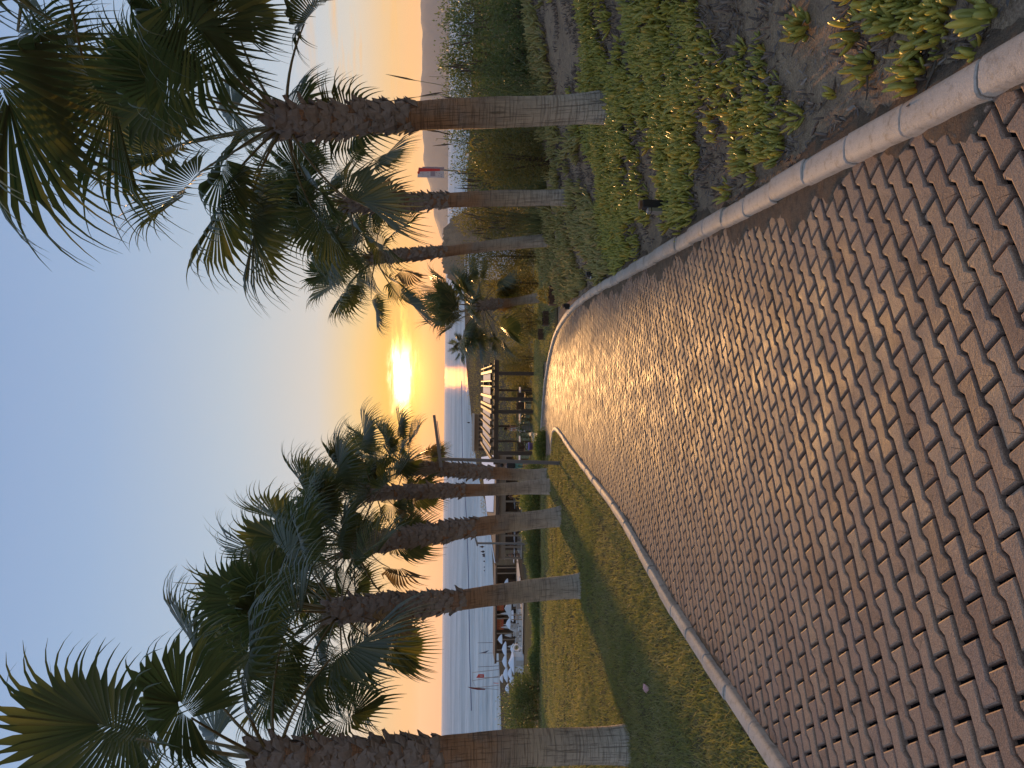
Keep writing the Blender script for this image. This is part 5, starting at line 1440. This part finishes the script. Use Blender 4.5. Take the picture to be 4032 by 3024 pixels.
for X0, Y, h, lab in ((1888, 2153, 16, 'first of the waterline row, next to the short lamp post'), (1892, 2172, 15, 'second of the waterline row from the short lamp post'), (1896, 2184, 15, 'third of the waterline row, touching its neighbour'), (1899, 2190, 14, 'fourth of the waterline row, touching its neighbour'), (1902, 2210, 15, 'fifth of the waterline row, standing apart'), (1904, 2233, 15, 'next to last of the waterline row'), (1904, 2247, 15, 'last of the waterline row, nearest to the leaning palm'), (1921, 2384, 14, 'standing alone beyond the leaning palm'), (1838, 1664, 12, 'far off at the shore behind the pergola')):
    y = 205 if Y > 2300 or Y > 2000 else 330; p = at(X0, Y, y); z = float(gz(p.x, y)); hh = p.z - z; root = empty('parasol', (p.x, y, z), 'dark closed parasol, ' + lab, 'umbrella', GP)
    c0 = h / F * y; mb = MB(); mb.lathe([(.2, hh - c0), (.34, hh - c0 * .7), (.2, hh - c0 * .35), (.03, hh)], 8); mb.build('canopy', MAT['black'], root); mb = MB(); mb.tube([(0, 0, -.2), (0, 0, hh - c0 * .8)], .05, 5); mb.build('pole', MAT['black'], root)
# scrub patches on the low ground before the shore
r2n = np.random.default_rng(91); lob = []
for k in range(260):
    y = r2n.uniform(62, 330) ; b_ = r2n.uniform(-.16, .22); x = b_ * y
    if y > np.interp(b_, _shb, _shd) - 16: continue
    if b_ < -.05 and 75 < y < 118: continue
    q = r2n.uniform(.6, 2.2) * (1 + y / 300); lob.append((x, y, float(gz(x, y)) + .1, q * 2.2, q * 1.6, q * .55))
lob = np.array(lob); zz_ = lob[:, 2].copy(); V_, F_, T_ = [], [], []; nb_v = 0
for k, l in enumerate(lob):
    v, f, t = leaf_cloud([(0, 0, 0, l[3], l[4], l[5])], 150, .34, 900 + k, up=.5); V_.append(v + l[:3]); F_.append(f + nb_v); T_.append(t); nb_v += len(v)
me = np_mesh('scrub', np.concatenate(V_), np.concatenate(F_), MAT['shrub_olive']); T_ = np.concatenate(T_)
if len(me.vertices) == len(T_): vattr(me, 'tint', T_)
tag(link('scrub', me), kind='stuff')
# long low shed on the shore behind the pergola
a, b = at(1866, 1778, 170), at(1866, 1628, 170); zg = float(gz(a.x, 170)); root = empty('beach_shed', ((a.x + b.x) / 2, 170, zg), 'long low tan beach shed with dark openings beyond the pergola', 'building')
hh = at(1866, 1700, 170).z - zg; L_ = b.x - a.x
mb = MB(); mb.add([(-L_ / 2, -1.6, hh), (L_ / 2, -1.6, hh), (L_ / 2, 1.6, hh + .35), (-L_ / 2, 1.6, hh + .35), (-L_ / 2, -1.6, hh - .12), (L_ / 2, -1.6, hh - .12), (L_ / 2, 1.6, hh + .2), (-L_ / 2, 1.6, hh + .2)], [(0, 1, 2, 3), (7, 6, 5, 4), (0, 4, 5, 1), (1, 5, 6, 2), (2, 6, 7, 3), (3, 7, 4, 0)]); mb.build('roof', MAT['tan'], root)
mb = MB(); mb.box((0, .6, hh / 2 - .1), (L_ * .96, 1.6, hh)); mb.build('wall', MAT['wall'], root)
for k in range(9):
    mb = MB(); mb.box((-L_ * .44 + L_ * .11 * k, -.24, hh * .45), (L_ * .065, .1, hh * .62)); mb.build('opening_shade', MAT['inner'], root)  # solid dark panel on the wall stands in for a doorway's shade
# float line across the bay
pts = [zhit(X, Y, SEA + .05) for X, Y in ((1818, 1500), (1820, 1700), (1822, 1800), (1838, 2050), (1843, 2180), (1846, 2300), (1851, 2600), (1858, 2840))]
pts = [pts[i].lerp(pts[i + 1], q / 6) for i in range(len(pts) - 1) for q in range(6)]
mb = MB(); mb.tube(pts, .28, 4); o = mb.build('float_line', MAT['bluegrey']); tag(o, 'dark line of floats stretched across the bay', 'float line')

# ------------------------------------------------------------------ right-hand distance: headland, white terrace, banner
mb = MB(); c = at(1752, 985, 240); vs = []; fs = []; nx, ny = 40, 14
for i in range(nx + 1):
    for j in range(ny + 1):
        u, v_ = i / nx * 2 - 1, j / ny * 2 - 1; r_ = max(0, 1 - u * u) ** .5 * max(0, 1 - v_ * v_) ** .7
        n_ = .06 * math.sin(u * 17) * math.cos(v_ * 9) + .05 * math.sin(u * 37 + 1) + .04 * math.sin(v_ * 21 + u * 11)
        vs.append((c.x + u * 13, c.y + v_ * 20, SEA - .6 + (c.z - SEA + .6) * min(1.0, 1.15 * r_) * (1 + n_ * (r_ > .05)) ))
for i in range(nx):
    for j in range(ny): a = i * (ny + 1) + j; fs.append((a, a + ny + 1, a + ny + 2, a + 1))
mb.add(vs, fs); o = mb.build('headland', MAT['rock'], None, True); tag(o, kind='structure')
p = at(1854, 1040, 120); z = p.z; gz_ = float(gz(p.x, 120)); root = empty('white_terrace', (p.x, 120, gz_), 'white terrace wall with thin railing beyond the tall shrubs', 'building')
hh = at(1842, 1040, 120).z - gz_; mb = MB(); mb.bbox((0, 0, hh / 2), (4.6, 3, hh), .03); mb.build('wall', MAT['white'], root)
for k in range(8):
    mb = MB(); mb.box((-2.2 + k * .63, -1.4, hh + .25), (.05, .05, .5)); mb.build('baluster', MAT['white'], root)
mb = MB(); mb.box((0, -1.4, hh + .53), (4.6, .07, .07)); mb.build('rail', MAT['white'], root)
YS = 45.0
b = at(1748, 680, YS); b.z = float(gz(b.x, YS)); root = empty('banner', b, 'red and white printed banner with grey motifs on a tall post', 'banner')
def bp(X, Y, dy=0.0): return at(X, Y, YS) + Vector((0, dy, 0)) - b
def pan(name, pts, mat, dy, th=.02):
    q = [bp(X, Y, dy) for X, Y in pts]; n = len(q); mb = MB(); mb.add(q + [p + Vector((0, th, 0)) for p in q], [tuple(range(n)), tuple(range(2 * n - 1, n - 1, -1))] + [(i, n + i, n + (i + 1) % n, (i + 1) % n) for i in range(n)]); mb.build(name, MAT[mat], root)
pan('grey_panel', [(1662, 655), (1748, 657), (1748, 668), (1663, 664)], 'mauve', .06)
pan('red_stripe', [(1648, 662), (1732, 665), (1733, 673), (1646, 676)], 'red', .0)
pan('panel', [(1646, 676), (1733, 673), (1748, 673), (1748, 700), (1643, 698)], 'sign', .004)
pan('motif', [(1695, 675), (1713, 675), (1713, 693), (1695, 693)], 'mauve', -.012)
r2 = random.Random(3)
for k in range(10):
    X, Y = r2.choice((1655, 1664, 1674, 1684, 1719, 1728, 1738)) + r2.uniform(-3, 3), r2.uniform(679, 695); a = r2.uniform(0, 3)
    pan('motif', [(X + 3.5 * math.cos(a), Y + 2.2 * math.sin(a)), (X + 1.5 * math.cos(a + 1.6), Y + 1.5 * math.sin(a + 1.6)), (X - 3.5 * math.cos(a), Y - 2.2 * math.sin(a)), (X + 1.5 * math.cos(a + 4.7), Y + 1.5 * math.sin(a + 4.7))], 'mauve', -.011)
pan('red_tab', [(1643, 676), (1652, 675), (1652, 684), (1644, 684)], 'red', -.014)
mb = MB(); t = bp(1648, 660, .14); mb.tube([(0, .14, -.2), (0 + t.x, .14, t.z)], .05, 6); mb.build('post', MAT['post'], root)

# ------------------------------------------------------------------ air
mb = MB(); mb.box((0, 0, 80), (12600, 12600, 184)); hz = mb.build('haze'); hz.display_type = 'WIRE'
tag(hz, kind='stuff')
m = bpy.data.materials.new('haze'); m.use_nodes = True; nt = m.node_tree; nt.nodes.clear(); hn = NT(nt)
o = hn.n('ShaderNodeOutputMaterial'); pvn = hn.n('ShaderNodeVolumePrincipled', ins={'Color': (.92, .90, .93), 'Density': .00007, 'Anisotropy': .4})
nt.links.new(pvn.outputs[0], o.inputs['Volume']); hz.data.materials.append(m)
